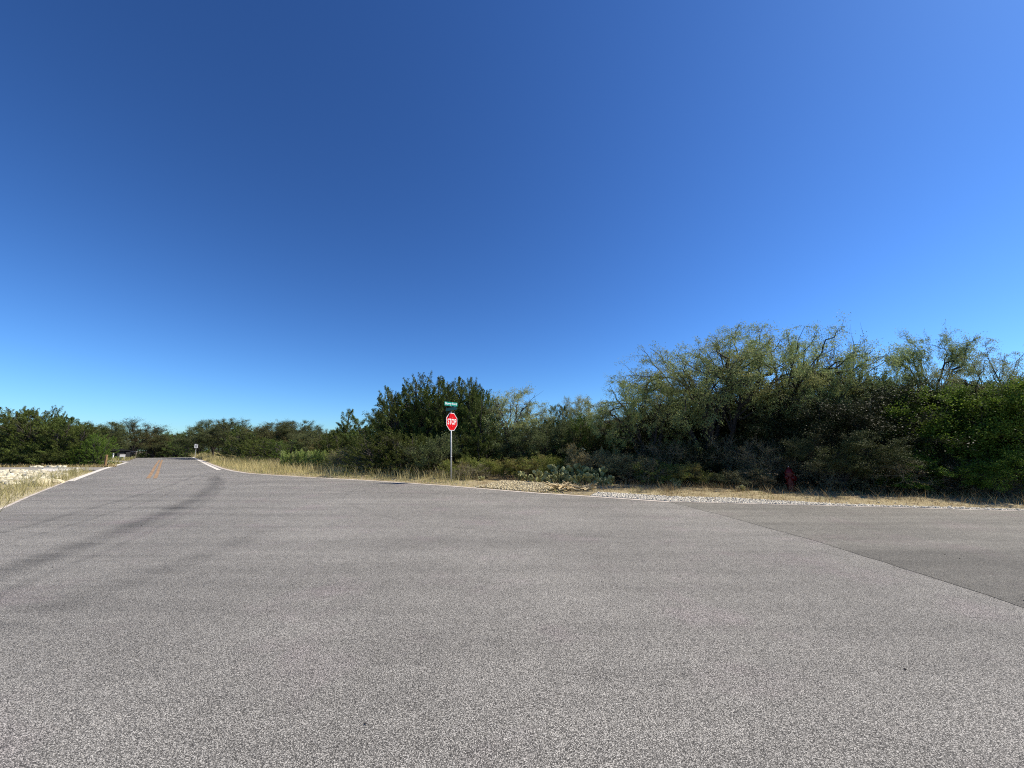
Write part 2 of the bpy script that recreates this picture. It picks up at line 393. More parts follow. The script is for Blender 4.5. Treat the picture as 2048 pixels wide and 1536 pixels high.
# the lane that meets the road at the left, and the drive beyond it
sx = gx(214, 27.6)
lane = [V2(sx + 1.2, 27.2), V2(sx - 2.0, 30.9), V2(-120, 31.4), V2(-120, 27.5), V2(sx - .4, 27.35)]
sheet('side_road', [V2(gx(213, 27.6), 27.5), V2(gx(232, 31.6), 31.9), V2(-130, 31.4), V2(-130, 27.7)], -0.012, M['asphalt_side'])
strip('kerb_strip', [V2(gx(213, 27.6) - .3, 27.45), V2(-130, 27.65)], -0.3, 0.0, -0.004, M['concrete'])
strip('kerb_strip', [V2(gx(232, 31.6), 32.1), V2(-130, 31.6)], -0.25, 0.0, -0.004, M['edge_strip'])
sheet('driveway', [V2(gx(266, 43.0), 42.0), V2(gx(286, 47), 48.0), V2(gx(180, 47.5), 48.3), V2(gx(180, 43.0), 43.2)], -0.02, M['asphalt_side'])

# verges: low uneven banks of soil along the edges
def verge(name, line, offs, amp, mat, side=1, z0=-0.025, seed=1, bank=0.10, taper=None):
    rng = np.random.RandomState(seed); n = len(line)
    V = []; F = []
    for i in range(n):
        a = line[max(0, i - 2)]; b_ = line[min(n - 1, i + 2)]; d = (b_ - a).normalized(); q = Vector((-d.y, d.x, 0)) * side
        for j, w in enumerate(offs):
            if taper: w = w * taper(line[i])
            c = line[i] + q * w
            t = min(1, max(0, w / 1.6)); t = t * t * (3 - 2 * t)
            h = z0 + (bank * t + (rng.rand() - .5) * amp * min(1, max(0, w)) + (rng.rand() * 0.012 if j else 0))
            V.append((c.x, c.y, tz(c.x, c.y) + (h if j < len(offs) - 1 else -0.08)))
    k = len(offs)
    for i in range(n - 1):
        for j in range(k - 1):
            f = (i * k + j, (i + 1) * k + j, (i + 1) * k + j + 1, i * k + j + 1)
            F.append(f if side > 0 else f[::-1])
    o = link(name, np_mesh(name, V, F), None, mat, True); o['kind'] = 'structure'
    return o
right_line = densify(right_edge, 0.6)      # runs right to left, the outside is on its right hand
offs = [-0.12, 0.05, 0.2, 0.45, 0.7, 1.0, 1.4, 1.9, 2.5, 3.3, 4.2, 5.5, 7.0]
verge('verge', right_line, offs, 0.07, M['verge'], -1, seed=3)
left_line = densify(left_edge[:7], 0.6)
cut = [p for p in left_line if p.y < 26.6]
verge('verge', cut, [-0.12, 0.05, 0.3, 0.7, 1.2, 1.8, 2.5, 3.4, 4.5, 6.0, 8.0, 11.0], 0.12, M['verge_left'], 1, seed=4, bank=0.05)
g_line = [p for p in right_line if gx(1130, p.y) < p.x < 20 and p.y < 15]
TAPER = lambda p: max(.22, min(1, 1 - (p.x - 6.5) / 3.4))
verge('gravel_shoulder', g_line, [-0.05, 0.1, 0.25, 0.4, 0.5, 0.6], 0.02, M['shoulder'], -1, z0=-0.006, seed=6, bank=0.06, taper=TAPER)
t_line = [p for p in right_line if gx(932, 16.5) < p.x < gx(1078, 15)]
verge('limestone_dirt', t_line, [0.35, 0.55, 0.8, 1.2, 1.7, 2.1], 0.03, M['tan_dirt'], -1, z0=-0.004, seed=7, bank=0.09)

def edge_frame(line, side):
    P = np.array([(p.x, p.y) for p in line]); D = np.gradient(P, axis=0); D /= np.linalg.norm(D, axis=1)[:, None]
    return P, np.stack([-D[:, 1], D[:, 0]], 1) * side
def scatter_edge(line, side, n, w0, w1, rng, power=1.0, keep=None):
    P, N = edge_frame(line, side)
    i = rng.randint(0, len(P) - 1, n); t = rng.rand(n)[:, None]
    w = w0 + (w1 - w0) * rng.rand(n)[:, None] ** power
    Q = P[i] * (1 - t) + P[i + 1] * t + (N[i] * (1 - t) + N[i + 1] * t) * w
    return Q, w[:, 0]

# ------------------------------------------------------------------ stones, grass
def stones(name, XY, Z, size, mat, rng, flat=0.65):
    n = len(XY)
    base = np.array([(-1, -1, -1), (1, -1, -1), (1, 1, -1), (-1, 1, -1), (-.75, -.75, 1), (.75, -.75, 1), (.75, .75, 1), (-.75, .75, 1)], float) * 0.5
    q = np.array([(0, 3, 2, 1), (4, 5, 6, 7), (0, 1, 5, 4), (1, 2, 6, 5), (2, 3, 7, 6), (3, 0, 4, 7)])
    V = base[None] * (1 + 0.35 * (rng.rand(n, 8, 3) - .5)) * (size[:, None, None] * np.stack([0.8 + .5 * rng.rand(n), 0.7 + .5 * rng.rand(n), flat * (0.6 + .7 * rng.rand(n))], 1)[:, None, :])
    a = rng.rand(n) * 6.283; c, s = np.cos(a), np.sin(a); tl = (rng.rand(n) - .5) * 0.9; ct, st = np.cos(tl), np.sin(tl)
    y = V[:, :, 1] * ct[:, None] - V[:, :, 2] * st[:, None]; z = V[:, :, 1] * st[:, None] + V[:, :, 2] * ct[:, None]
    x = V[:, :, 0] * c[:, None] - y * s[:, None]; y2 = V[:, :, 0] * s[:, None] + y * c[:, None]
    W = np.stack([x + XY[:, None, 0], y2 + XY[:, None, 1], z + Z[:, None]], 2).reshape(-1, 3)
    F = (q[None] + (np.arange(n) * 8)[:, None, None]).reshape(-1, 4)
    o = link(name, np_mesh(name, W, F), None, mat)
    return o
rng = np.random.RandomState(11)
XY, w = scatter_edge(g_line, -1, 15000, 0.02, .78, rng, 1.3)
tp = np.clip(1 - (XY[:, 0] - 6.5) / 3.4, .22, 1); ok = w < .78 * tp + .05 * rng.rand(len(w)); XY, w = XY[ok], w[ok]
o = stones('gravel', XY, 0.0 + 0.07 * np.clip(w / 1.2, 0, 1) + 0.012, 0.018 + 0.045 * rng.rand(len(XY)) ** 2, M['gravel'], rng)
setp(o, 'white crushed stone gravel strewn along the right road edge', 'gravel', kind='stuff')
XY, w = scatter_edge(t_line, -1, 4600, 0.1, 2.2, rng, 0.9)
o = stones('gravel', XY, 0.02 + 0.11 * np.clip(w / 1.6, 0, 1), 0.012 + 0.055 * rng.rand(len(XY)) ** 3, M['gravel_tan'], rng)
setp(o, 'tan limestone chips on the bare patch right of the stop sign', 'gravel', kind='stuff')
XY, w = scatter_edge(right_line, -1, 3500, -0.05, 0.9, rng, 1.5)
ok = (XY[:, 0] > -16) & (XY[:, 0] < 14); XY = XY[ok]; w = w[ok]
o = stones('gravel', XY, 0.005 + 0.06 * np.clip(w / 1.2, 0, 1), 0.012 + 0.02 * rng.rand(len(XY)), M['gravel'], rng)
setp(o, 'loose pale pebbles scattered along the whole right verge', 'gravel', kind='stuff')

def grass(name, XY, Z, H, W, mat, rng, lean=0.35, label=None):
    n = len(XY); a = rng.rand(n) * 6.283; d = np.stack([np.cos(a), np.sin(a)], 1)
    sa = rng.rand(n) * 6.283; s = np.stack([np.cos(sa), np.sin(sa)], 1) * (W / 2)[:, None]
    l = (lean * (0.3 + rng.rand(n)) * H)[:, None]
    p0 = XY; mid = XY + d * l * .35; tip = XY + d * l
    V = np.zeros((n, 6, 3))
    V[:, 0, :2] = p0 - s; V[:, 1, :2] = p0 + s; V[:, 2, :2] = mid - s * .8; V[:, 3, :2] = mid + s * .8; V[:, 4, :2] = tip - s * .25; V[:, 5, :2] = tip + s * .25
    V[:, :2, 2] = Z[:, None]; V[:, 2:4, 2] = (Z + H * .55)[:, None]; V[:, 4:, 2] = (Z + H)[:, None]
    F = (np.array([(0, 1, 3, 2), (2, 3, 5, 4)])[None] + (np.arange(n) * 6)[:, None, None]).reshape(-1, 4)
    o = link(name, np_mesh(name, V.reshape(-1, 3), F), None, mat)
    return setp(o, label, 'grass', kind='stuff')
def clumpy(XY, rng, k=0.16, frac=0.5):
    """pull blades into tufts"""
    n = len(XY); c = XY[rng.randint(0, n, n // 18)]
    m = rng.rand(n) < frac; j = rng.randint(0, len(c), m.sum())
    XY = XY.copy(); XY[m] = c[j] + rng.randn(m.sum(), 2) * k
    return XY
def pxs(XY): return 1024 + FPX * XY[:, 0] / (XY[:, 1] * math.cos(PITCH) - CAM_H * math.sin(PITCH))

XY, w = scatter_edge(right_line, -1, 150000, 0.12, 4.6, rng, 0.85)
p = pxs(XY); ok = (XY[:, 1] > 5) & (p > 380) & (p < 2250) & ~((p > 915) & (p < 1100) & (w < 2.2) & (rng.rand(len(w)) < 0.97 - .55 * np.clip(np.abs(p - 1008) / 90, 0, 1) ** 3 - .35 * (w < .45))) & ~((p > 1130) & (w < .66 * np.clip(1 - (XY[:, 0] - 6.5) / 3.4, .22, 1)) & (rng.rand(len(w)) < 0.97))
XY, w, p = XY[ok], w[ok], p[ok]
zz = 0.06 * np.clip(w / 1.6, 0, 1)
lft = p < 950
a = clumpy(XY[lft], rng); wl_ = w[lft]
grass('dry_grass', a, zz[lft], (0.09 + 0.50 * rng.rand(len(a)) ** 1.8 * np.clip(wl_ / 2.0, .35, 1.3)), 0.007 + .009 * rng.rand(len(a)), M['grass_dry'], rng, 0.5, 'straw coloured dry grass on the verge left of the stop sign')
a = clumpy(XY[~lft], rng); wr_ = w[~lft]
grass('brown_grass', a, zz[~lft], (0.04 + 0.26 * rng.rand(len(a)) ** 2.6 * np.clip(wr_ / 1.6, .35, 1.3)), 0.005 + .006 * rng.rand(len(a)), M['grass_brown'], rng, 0.7, 'brown and straw grass between gravel and thicket at the right')
# low green blades between
XY, w = scatter_edge(right_line, -1, 26000, 0.15, 3.0, rng, 1.0); p = pxs(XY); ok = (XY[:, 1] > 5) & (p > 420) & (p < 2200) & ~((p > 930) & (p < 1090)) & ~((p > 1130) & (w < 1.1)); XY = clumpy(XY[ok], rng)
grass('green_grass', XY, np.full(len(XY), 0.02), 0.05 + 0.12 * rng.rand(len(XY)), 0.008 + .008 * rng.rand(len(XY)), M['grass_green'], rng, 0.7, 'short greenish grass mixed into the right verge')
# left bank
XY, w = scatter_edge(cut, 1, 60000, 0.05, 7.5, rng, 1.1)
zl = 0.03 * np.clip(w, 0, 1)
nn = np.sin(XY[:, 0] * 0.9 + 1.3) * np.cos(XY[:, 1] * 0.8) + 0.5 * np.sin(XY[:, 0] * 2.3 + XY[:, 1] * 1.7)
near = (XY[:, 1] < 15.5)
ok = (XY[:, 1] > 6) & (near | (w < 1.3)) & ((nn > -0.55) | (w < 0.8)); XY, w, zl = XY[ok], w[ok], zl[ok]
XY = clumpy(XY, rng, .13)
grass('dry_grass', XY, zl, (0.06 + 0.50 * rng.rand(len(XY)) ** 2.2), 0.006 + .008 * rng.rand(len(XY)), M['grass_olive'], rng, 0.6, 'tufts of dry olive grass on the bank at the left edge')
# far left: around the drive and the sign boards
n = 30000; XY = np.stack([-62 + 36 * rng.rand(n), 33 + 30 * rng.rand(n)], 1); p = pxs(XY)
s_ = XY[:, 0] * RD.x + XY[:, 1] * RD.y; side = XY[:, 0] * RD.y * -1 + XY[:, 1] * RD.x
lp = left_edge[7]; off = (XY[:, 0] - lp.x) * (-RD.y) + (XY[:, 1] - lp.y) * RD.x
ok = (off > 0.2) & (p > 150) & ~((XY[:, 1] > 42.5) & (XY[:, 1] < 48.6)) & (s_ < 88); XY = XY[ok]
grass('dry_grass', XY, np.full(len(XY), -0.05), (0.08 + 0.3 * rng.rand(len(XY)) ** 2), 0.03 + .02 * rng.rand(len(XY)), M['grass_olive'], rng, 0.5, 'yellow green grass around the drive behind the wooden post')
n = 9000; XY = np.stack([-55 + 25 * rng.rand(n), 32.2 + 1.6 * rng.rand(n)], 1); XY = XY[pxs(XY) < 232]; n = len(XY)
grass('dry_grass', XY, np.full(n, -0.05), (0.06 + 0.25 * rng.rand(n) ** 2), 0.02 + .02 * rng.rand(n), M['grass_brown'], rng, 0.5, 'thin brown grass between the side road and the cedars')

# small dark bits lying on the paving
n = 110; XY = np.stack([-8 + 18 * rng.rand(n), 1.2 + 11 * rng.rand(n)], 1); XY = XY[(XY[:, 1] < 11.5 - .45 * XY[:, 0].clip(-20, 20) * .9) & (XY[:, 0] + XY[:, 1] > -2)]
o = stones('litter', XY, np.full(len(XY), 0.008), 0.005 + 0.012 * rng.rand(len(XY)) ** 3, M['bark_dark'], rng, 0.5)
setp(o, 'tiny dark bits of bark and leaf scattered over the paving', 'litter', kind='stuff')

# rubble between the bank and the side road
n = 11000; XY = np.stack([-46 + 30 * rng.rand(n), 16.5 + 9.6 * rng.rand(n)], 1); p = pxs(XY)
off = np.array([(XY[i, 0] - L0.x) * (-ldir.y) + (XY[i, 1] - L0.y) * ldir.x for i in range(n)])
u = (XY[:, 1] - 16) / 10
dens = np.exp(-((p - 95 + 40 * (u - .5)) / 62) ** 2) + 0.25
ok = (off > 0.9) & (rng.rand(n) < dens) & (p > -60) & ~((p > 92) & (p < 150) & (XY[:, 1] > 22.5)); XY = XY[ok]
o = stones('rubble', XY, np.full(len(XY), 0.02) + .05 * rng.rand(len(XY)), 0.05 + 0.24 * rng.rand(len(XY)) ** 2.5, M['rock'], rng, 0.8)
setp(o, 'white limestone rubble heaped between the grassy bank and side road', 'rubble', kind='stuff')
n = 260; XY = np.stack([-42 + 16 * rng.rand(n), 31.9 + 0.7 * rng.rand(n)], 1); p = pxs(XY); ok = (p > 62) & (p < 130); XY = XY[ok]
o = stones('rubble', XY, np.full(len(XY), 0.0), 0.12 + 0.22 * rng.rand(len(XY)), M['rock'], rng, 0.7)
setp(o, 'thin row of white stones on the far side of the side road', 'rubble', kind='stuff')
# two big boulders
def boulder(px, Y, s, label, seed):
    bm = bmesh.new(); bmesh.ops.create_icosphere(bm, subdivisions=2, radius=1)
    r = random.Random(seed)
    for v in bm.verts: v.co = Vector((v.co.x * s * 1.3, v.co.y * s, v.co.z * s * .75)) * (1 + (r.random() - .5) * .35)
    o = bm_obj('boulder', bm, M['gravel_tan']); o.location = (gx(px, Y), Y, s * .35); return setp(o, label, 'rock')
boulder(80, 16.6, 0.26, 'cream boulder at the foot of the rubble, beside the grassy bank', 2)
boulder(115, 17.6, 0.16, 'small white boulder beside the road edge at the rubble tip', 5)
# culvert headwall in the rubble
bm = bmesh.new(); add_box(bm, (0, 0, .13), (2.3, 0.22, .42)); add_box(bm, (0, -.62, .10), (2.0, 1.15, .10), Matrix.Rotation(R(16), 3, 'X'))  # sloped apron added so that a sunlit face shows beside the shaded front
bmesh.ops.bevel(bm, geom=bm.edges[:], offset=.02, segments=1)
o = bm_obj('concrete_headwall', bm, M['white_line']); o.location = (gx(121, 26.2), 26.2, -0.10); setp(o, 'pale concrete culvert headwall between rubble and side road', 'headwall')

# ------------------------------------------------------------------ plants
def tubes(paths, seg=5):
    """paths: list of (points (k,3), radii (k,))"""
    VV = []; FF = []; base = 0
    for P, r in paths:
        P = np.asarray(P, float); k = len(P)
        T = np.gradient(P, axis=0); T /= (np.linalg.norm(T, axis=1)[:, None] + 1e-9)
        ref = np.tile(np.array([0.31, 0.87, 0.12]), (k, 1)); A = np.cross(T, ref); A /= (np.linalg.norm(A, axis=1)[:, None] + 1e-9); B = np.cross(T, A)
        s = seg if r[0] > 0.02 else 3
        ang = np.arange(s) * 2 * np.pi / s
        ring = P[:, None, :] + (A[:, None, :] * np.cos(ang)[None, :, None] + B[:, None, :] * np.sin(ang)[None, :, None]) * np.asarray(r)[:, None, None]
        VV.append(ring.reshape(-1, 3))
        i = np.arange(k - 1)[:, None] * s; j = np.arange(s)[None, :]; j2 = (j + 1) % s
        F = np.stack([i + j, i + j2, i + s + j2, i + s + j], 2).reshape(-1, 4) + base
        FF.append(F); base += k * s
    return np.concatenate(VV), np.concatenate(FF)
def leaf_quads(P, D, L, W, rng):
    D = D / (np.linalg.norm(D, axis=1)[:, None] + 1e-9)
    S = np.cross(D, rng.randn(len(P), 3)); S /= (np.linalg.norm(S, axis=1)[:, None] + 1e-9)
    L = L[:, None]; W = W[:, None]
    V = np.stack([P, P + D * L * .45 + S * W * .5, P + D * L, P + D * L * .45 - S * W * .5], 1).reshape(-1, 3)
    return V, np.arange(len(P) * 4).reshape(-1, 4)
def bez(a, b, c, k):
    t = np.linspace(0, 1, k)[:, None]; return (1 - t) ** 2 * a + 2 * t * (1 - t) * b + t * t * c
def unit(v): return v / (np.linalg.norm(v) + 1e-9)

def crown_tree(seed, H=6.0, RX=3.0, crown_lo=0.25, nm=6, ns=8, ntw=11, nl=90, tl=0.6, leafL=0.07, leafW=0.022, spread=0.10, droop=0.5,
               trunk_r=0.13, stems=1, fork=0.15, lean=(0, 0), wiggle=0.08, upright=0.0, flat_top=0.0, bare=0.0):
    """woody plant: stems, limbs to targets on an uneven dome, sub-limbs, twigs and single leaves"""
    rng = np.random.RandomState(seed); paths = []; LP = []; LD = []
    lo = H * crown_lo; cz = (H + lo) / 2; hz = (H - lo) / 2; ctr = np.array([lean[0], lean[1], cz])
    lob = rng.rand(7) * 6.28
    def dome(az, v, f):         # v: -1 bottom .. 1 top
        rr = math.sqrt(max(0, 1 - v * v)) * (1 + .16 * math.sin(3 * az + lob[0]) + .12 * math.sin(5 * az + lob[1] + 2 * v) + 0.10 * math.sin(9 * az + lob[2]))
        hh = hz * (1 + .10 * math.sin(2 * az + lob[3]) + .08 * math.sin(4 * az + 3 * v + lob[4]))
        return ctr + np.array([math.cos(az) * RX * rr * f, math.sin(az) * RX * rr * f, hh * v * (1 - flat_top * (v > 0) * .3) * f])
    def jit(P, a):
        P = P.copy(); P[1:-1] += rng.randn(len(P) - 2, 3) * a; return P
    a0 = rng.rand() * 6.28
    for i in range(nm):
        az = a0 + i * 6.283 / nm + rng.randn() * .25
        sidx = i % stems
        b0 = np.array([0.0, 0, 0]) if stems == 1 else np.array([math.cos(sidx * 6.28 / stems + a0), math.sin(sidx * 6.28 / stems + a0), 0]) * min(.25, RX * .12)
        fk = np.array([b0[0] + lean[0] * fork, b0[1] + lean[1] * fork, H * fork * (0.7 + .6 * rng.rand())])
        mt = dome(az, -0.15 + .75 * rng.rand(), 0.42 + .2 * rng.rand())
        if i < max(1, stems): paths.append((jit(bez(b0 - np.array([0, 0, .15]), b0 + (fk - b0) * .5 + rng.randn(3) * .05 * H * .1, fk, 6), .008 * H), np.linspace(trunk_r, trunk_r * .75, 6)))
        ctrl = fk + (mt - fk) * .5 + np.array([0, 0, (0.12 + .1 * rng.rand()) * H]) * (1 if upright < .5 else -.3)
        MP = jit(bez(fk, ctrl, mt, 9), wiggle * .5); paths.append((MP, np.linspace(trunk_r * .62, trunk_r * .32, 9)))
        for j in range(ns):
            k = 2 + int(rng.rand() * 6.99); st = MP[k]
            az2 = az + rng.randn() * (6.283 / nm) * .62
            v = -0.75 + 1.7 * (rng.rand() ** .8); v = min(v, .97)
            tg = dome(az2, v, 0.74 + .30 * rng.rand())
            ct = st + (tg - st) * .5 + rng.randn(3) * wiggle * 2 + np.array([0, 0, .12 * np.linalg.norm(tg - st)])
            SP = jit(bez(st, ct, tg, 8), wiggle * .55); r0 = trunk_r * .26
            paths.append((SP, np.linspace(r0, 0.006, 8)))
            isbare = rng.rand() < bare
            for q in range(ntw):
                tt = 0.22 + .78 * rng.rand() ** .8; f = tt * 7; k2 = min(6, int(f)); ps = SP[k2] * (1 - (f - k2)) + SP[k2 + 1] * (f - k2)
                out = unit(ps - ctr); dr = unit(out * .7 + rng.randn(3) * .75 + np.array([0, 0, .25 + upright * 2]))
                ln = tl * (0.5 + .9 * rng.rand()); e1 = ps + dr * ln * .5; e2 = e1 + unit(dr + np.array([0, 0, -droop]) + rng.randn(3) * .3) * ln * .5
                TP = np.stack([ps, e1, e2]); paths.append((TP, np.array([.007, .005, .002]) * (1 if H > 2 else .6)))
                if isbare: continue
                m = int(nl * (0.5 + rng.rand())); u = rng.rand(m) ** .8
                pp = np.where(u[:, None] < .5, ps + (e1 - ps) * (u * 2)[:, None], e1 + (e2 - e1) * (u * 2 - 1)[:, None]) + rng.randn(m, 3) * spread * ln / .6 * np.array([1, 1, .8])
                dd = rng.randn(m, 3) * .8 + dr * .5 + np.array([0, 0, -droop + upright]); LP.append(pp); LD.append(dd)
    LP = np.concatenate(LP); LD = np.concatenate(LD); n = len(LP)
    lv = leaf_quads(LP, LD, leafL * (0.6 + .8 * rng.rand(n)), leafW * (0.7 + .6 * rng.rand(n)), rng)
    return tubes(paths), lv

def juniper(seed, H=5.0, RX=2.2, ntuft=300, per=150, pointy=0.5, tuft=0.36):
    """cedar: shaggy upright sprays over an uneven many-pointed crown"""
    rng = np.random.RandomState(seed); paths = []; LP = []; LD = []; LL = []
    k = rng.randint(6, 9) if pointy < .8 else 5; cones = []
    for i in range(k):          # several leaders
        a = rng.rand() * 6.28; d = RX * (0.0 if i == 0 else .30 + .36 * rng.rand()); h = H * (1.0 if i == 0 else (.74 if pointy < .8 else .62) + .24 * rng.rand())
        cones.append((math.cos(a) * d, math.sin(a) * d, h, RX * (.45 + .22 * rng.rand()) * (1 if i else 1.05)))
    for (cx, cy, h, r) in cones:
        tp = np.array([cx, cy, h * .96]); P = bez(np.array([cx * .12, cy * .12, -.15]), np.array([cx * .7, cy * .7, h * .3]), tp, 9)
        P[1:-1] += rng.randn(7, 3) * .05; paths.append((P, np.linspace(.09, .012, 9)))
        m = int(ntuft * h / H / k * 1.25)
        for j in range(m):
            z = h * (0.03 + .97 * rng.rand() ** .85); t = z / h
            env = r * (min(1, .62 + t * 1.6) if t < .25 else 1) * (math.sqrt(max(0, 1 - ((t - .2) / .8) ** (2.6 - 1.4 * pointy))) * .97 + .03 if t > .2 else 1)
            az = rng.rand() * 6.283; f = 1 - .55 * rng.rand() ** 2.2; rr = env * f * (1 + .15 * math.sin(4 * az + cx * 9))
            c = np.array([cx + math.cos(az) * rr, cy + math.sin(az) * rr, z])
            o = np.array([math.cos(az), math.sin(az), 0]); d = unit(o * (.9 - .5 * t) + np.array([0, 0, .35 + .6 * t]) + rng.randn(3) * .25)
            L = tuft * (.65 + .8 * rng.rand()); q = int(per * (.6 + .8 * rng.rand()))
            s = rng.rand(q); wd = .30 * L * (1 - s * .72)
            pp = c + d * (s * L * 1.35 - L * .35)[:, None] + rng.randn(q, 3) * (wd * .62)[:, None]
            LP.append(pp); LD.append(d * 1.1 + rng.randn(q, 3) * .55)
            if rng.rand() < .35: paths.append((bez(np.array([cx * .6, cy * .6, z * .75]), (c + np.array([cx, cy, z])) / 2, c + d * L * .5, 4), np.array([.02, .014, .009, .004])))
    LP = np.concatenate(LP); LD = np.concatenate(LD); n = len(LP)
    ok = LP[:, 2] > 0.02; LP, LD = LP[ok], LD[ok]; n = len(LP)
    lv = leaf_quads(LP, LD, .085 * (0.6 + .8 * rng.rand(n)), .030 * (0.7 + .6 * rng.rand(n)), rng)
    return tubes(paths), lv

PROTO = {}
def proto(key, builder, leaf, bark, H, RX, **kw):
    (tv, tf), (lv, lf) = builder(H=H, RX=RX, **kw)
    rr = np.percentile(np.abs(lv[:, 0]), 97) / 2 + np.percentile(np.abs(lv[:, 1]), 97) / 2
    hh = np.percentile(lv[:, 2], 99.7)
    tm = np_mesh(key + '_wood', tv, tf); tm.materials.append(M[bark]); lm = np_mesh(key + '_leaves', lv, lf); lm.materials.append(M[leaf])
    PROTO[key] = (tm, lm, hh, rr)

CNT = [0]
def plant(key, name, cat, px, Y, top, width, label, group=None, rz=None, mat=None, base=None, squash=1.0, woodmat=None):
    """one tree or shrub: stands at distance Y in column px, reaches row top, and is width metres wide"""
    tm, lm, hh, rr = PROTO[key]; CNT[0] += 1
    rnd = random.Random(CNT[0] * 7 + 3)
    x = gx(px, Y); gz = tz(x, Y) - 0.04 if base is None else base
    h = ztop(top, Y) - gz
    root = empty(name, (x, Y, gz), rnd.random() * 6.28 if rz is None else rz)
    sxy = width / 2 / rr; root.scale = (sxy, sxy * squash, h / hh)
    setp(root, label, cat, group)
    woody = tm if woodmat is None else tm.copy(); lf = lm if mat is None else PM(lm, mat)
    link('trunk' if cat == 'tree' else 'stems', woody, root)
    link('crown' if cat == 'tree' else 'foliage', lf, root)
    return root
_pm = {}
def PM(me, mat):
    k = (me.name, mat)
    if k not in _pm:
        c = me.copy(); c.materials.clear(); c.materials.append(M[mat]); _pm[k] = c
    return _pm[k]

for i in range(4): proto('jun%d' % i, juniper, 'juniper', 'bark', 5.0, 2.2, seed=20 + i, ntuft=330, per=120)
proto('junp', juniper, 'juniper', 'bark', 5.0, 1.5, seed=31, ntuft=230, per=110, pointy=1.0)
for i in range(3): proto('oak%d' % i, crown_tree, 'oak', 'bark_dark', 6.0, 3.0, seed=40 + i, crown_lo=.12, nm=7, ns=9, ntw=10, nl=95, tl=.55, leafL=.07, leafW=.04, spread=.14, droop=0.05, trunk_r=.14, fork=.16)
for i in range(3): proto('mes%d' % i, crown_tree, 'mesquite', 'bark_dark', 6.5, 3.8, seed=52 + i, crown_lo=.22, nm=7, ns=9, ntw=12, nl=80, tl=.66, leafL=.075, leafW=.020, spread=.075, droop=0.8, trunk_r=.16, stems=2, fork=.14, wiggle=.13)
proto('thin0', crown_tree, 'mesquite_pale', 'bark', 5.0, 1.7, seed=61, crown_lo=.40, nm=5, ns=6, ntw=9, nl=60, tl=.55, leafL=.08, leafW=.022, spread=.09, droop=.3, trunk_r=.07, stems=2, fork=.3, wiggle=.08, bare=.1)
proto('thin1', crown_tree, 'mesquite_pale', 'bark', 5.0, 1.5, seed=62, crown_lo=.45, nm=4, ns=5, ntw=8, nl=55, tl=.5, leafL=.08, leafW=.022, spread=.09, droop=.3, trunk_r=.06, stems=1, fork=.35, wiggle=.08, bare=.25)
proto('wind0', crown_tree, 'mesquite', 'bark_dark', 6.0, 2.2, seed=66, crown_lo=.55, nm=5, ns=7, ntw=11, nl=70, tl=.6, leafL=.08, leafW=.02, spread=.08, droop=.35, trunk_r=.10, stems=1, fork=.35, wiggle=.10, lean=(1.5, 0), flat_top=.5)
for i in range(2): proto('elm%d' % i, crown_tree, 'elm', 'bark', 5.0, 2.4, seed=71 + i, crown_lo=.05, nm=8, ns=11, ntw=6, nl=85, tl=.5, leafL=.08, leafW=.045, spread=.13, droop=.15, trunk_r=.07, stems=3, fork=.10, wiggle=.1)
for i in range(3): proto('bush%d' % i, crown_tree, 'brush_green', 'bark', 1.4, 1.0, seed=81 + i, crown_lo=.0, nm=7, ns=6, ntw=9, nl=48, tl=.28, leafL=.045, leafW=.016, spread=.07, droop=-.2, trunk_r=.012, stems=5, fork=.1, wiggle=.03, upright=.4)
for i in range(2): proto('twig%d' % i, crown_tree, 'brush_grey', 'bark_pale', 2.4, 1.5, seed=91 + i, crown_lo=.05, nm=8, ns=9, ntw=12, nl=9, tl=.45, leafL=.045, leafW=.02, spread=.06, droop=-.1, trunk_r=.03, stems=4, fork=.1, wiggle=.07)
for i in range(2): proto('plume%d' % i, crown_tree, 'weed', 'bark', 1.6, 0.28, seed=95 + i, crown_lo=.05, nm=5, ns=5, ntw=7, nl=30, tl=.22, leafL=.07, leafW=.014, spread=.05, droop=-.3, trunk_r=.010, stems=3, fork=.05, wiggle=.02, upright=1.2)

# --- cedars left of the road
T = 'tree'
rowL = 'cedars along the far side of the side road'
for key, px, Y, top, wd, lb in (
    ('jun0', -35, 36, 815, 6.0, 'dense cedar cut by the left frame edge'),
    ('jun1', 22, 35.5, 817, 4.6, 'tall dense cedar, first whole one from the left frame edge'),
    ('jun2', 62, 35, 822, 4.6, 'broad cedar behind the rubble heap'),
    ('jun3', 90, 36, 816, 3.6, 'cedar with the highest pointed tip left of the road'),
    ('jun0', 122, 35, 836, 4.4, 'rounded cedar behind the culvert headwall'),
    ('jun2', 150, 35, 848, 4.0, 'lower cedar sloping down toward the road')):
    plant(key, 'cedar_tree', T, px, Y, top, wd, lb, rowL)
plant('jun1', 'cedar_tree', T, 187, 34, 868, 2.6, 'small bright green cedar behind the brown wooden post', rowL, mat='juniper_bright')
plant('jun3', 'cedar_tree', T, 168, 33.6, 886, 2.2, 'low yellow green cedar at the side road, left of the wooden post', rowL, mat='juniper_bright')
for k, (px, w_) in enumerate(((5, 2.6), (38, 2.4), (75, 2.6), (108, 2.4), (140, 2.4))):
    plant('bush%d' % (k % 3), 'shrub', 'shrub', px, 34.0, 896 + (k * 5) % 9, w_, 'dark low shrub at the foot of the cedars behind the rubble', 'low shrubs under the left cedars', mat='juniper')
plant('oak0', 'oak_tree', T, 190, 50, 845, 6.0, 'dark oak standing behind the small bright cedar')
plant('oak1', 'oak_tree', T, 160, 55, 852, 6.5, 'oak half hidden behind the left cedars', 'oaks behind the left cedars')
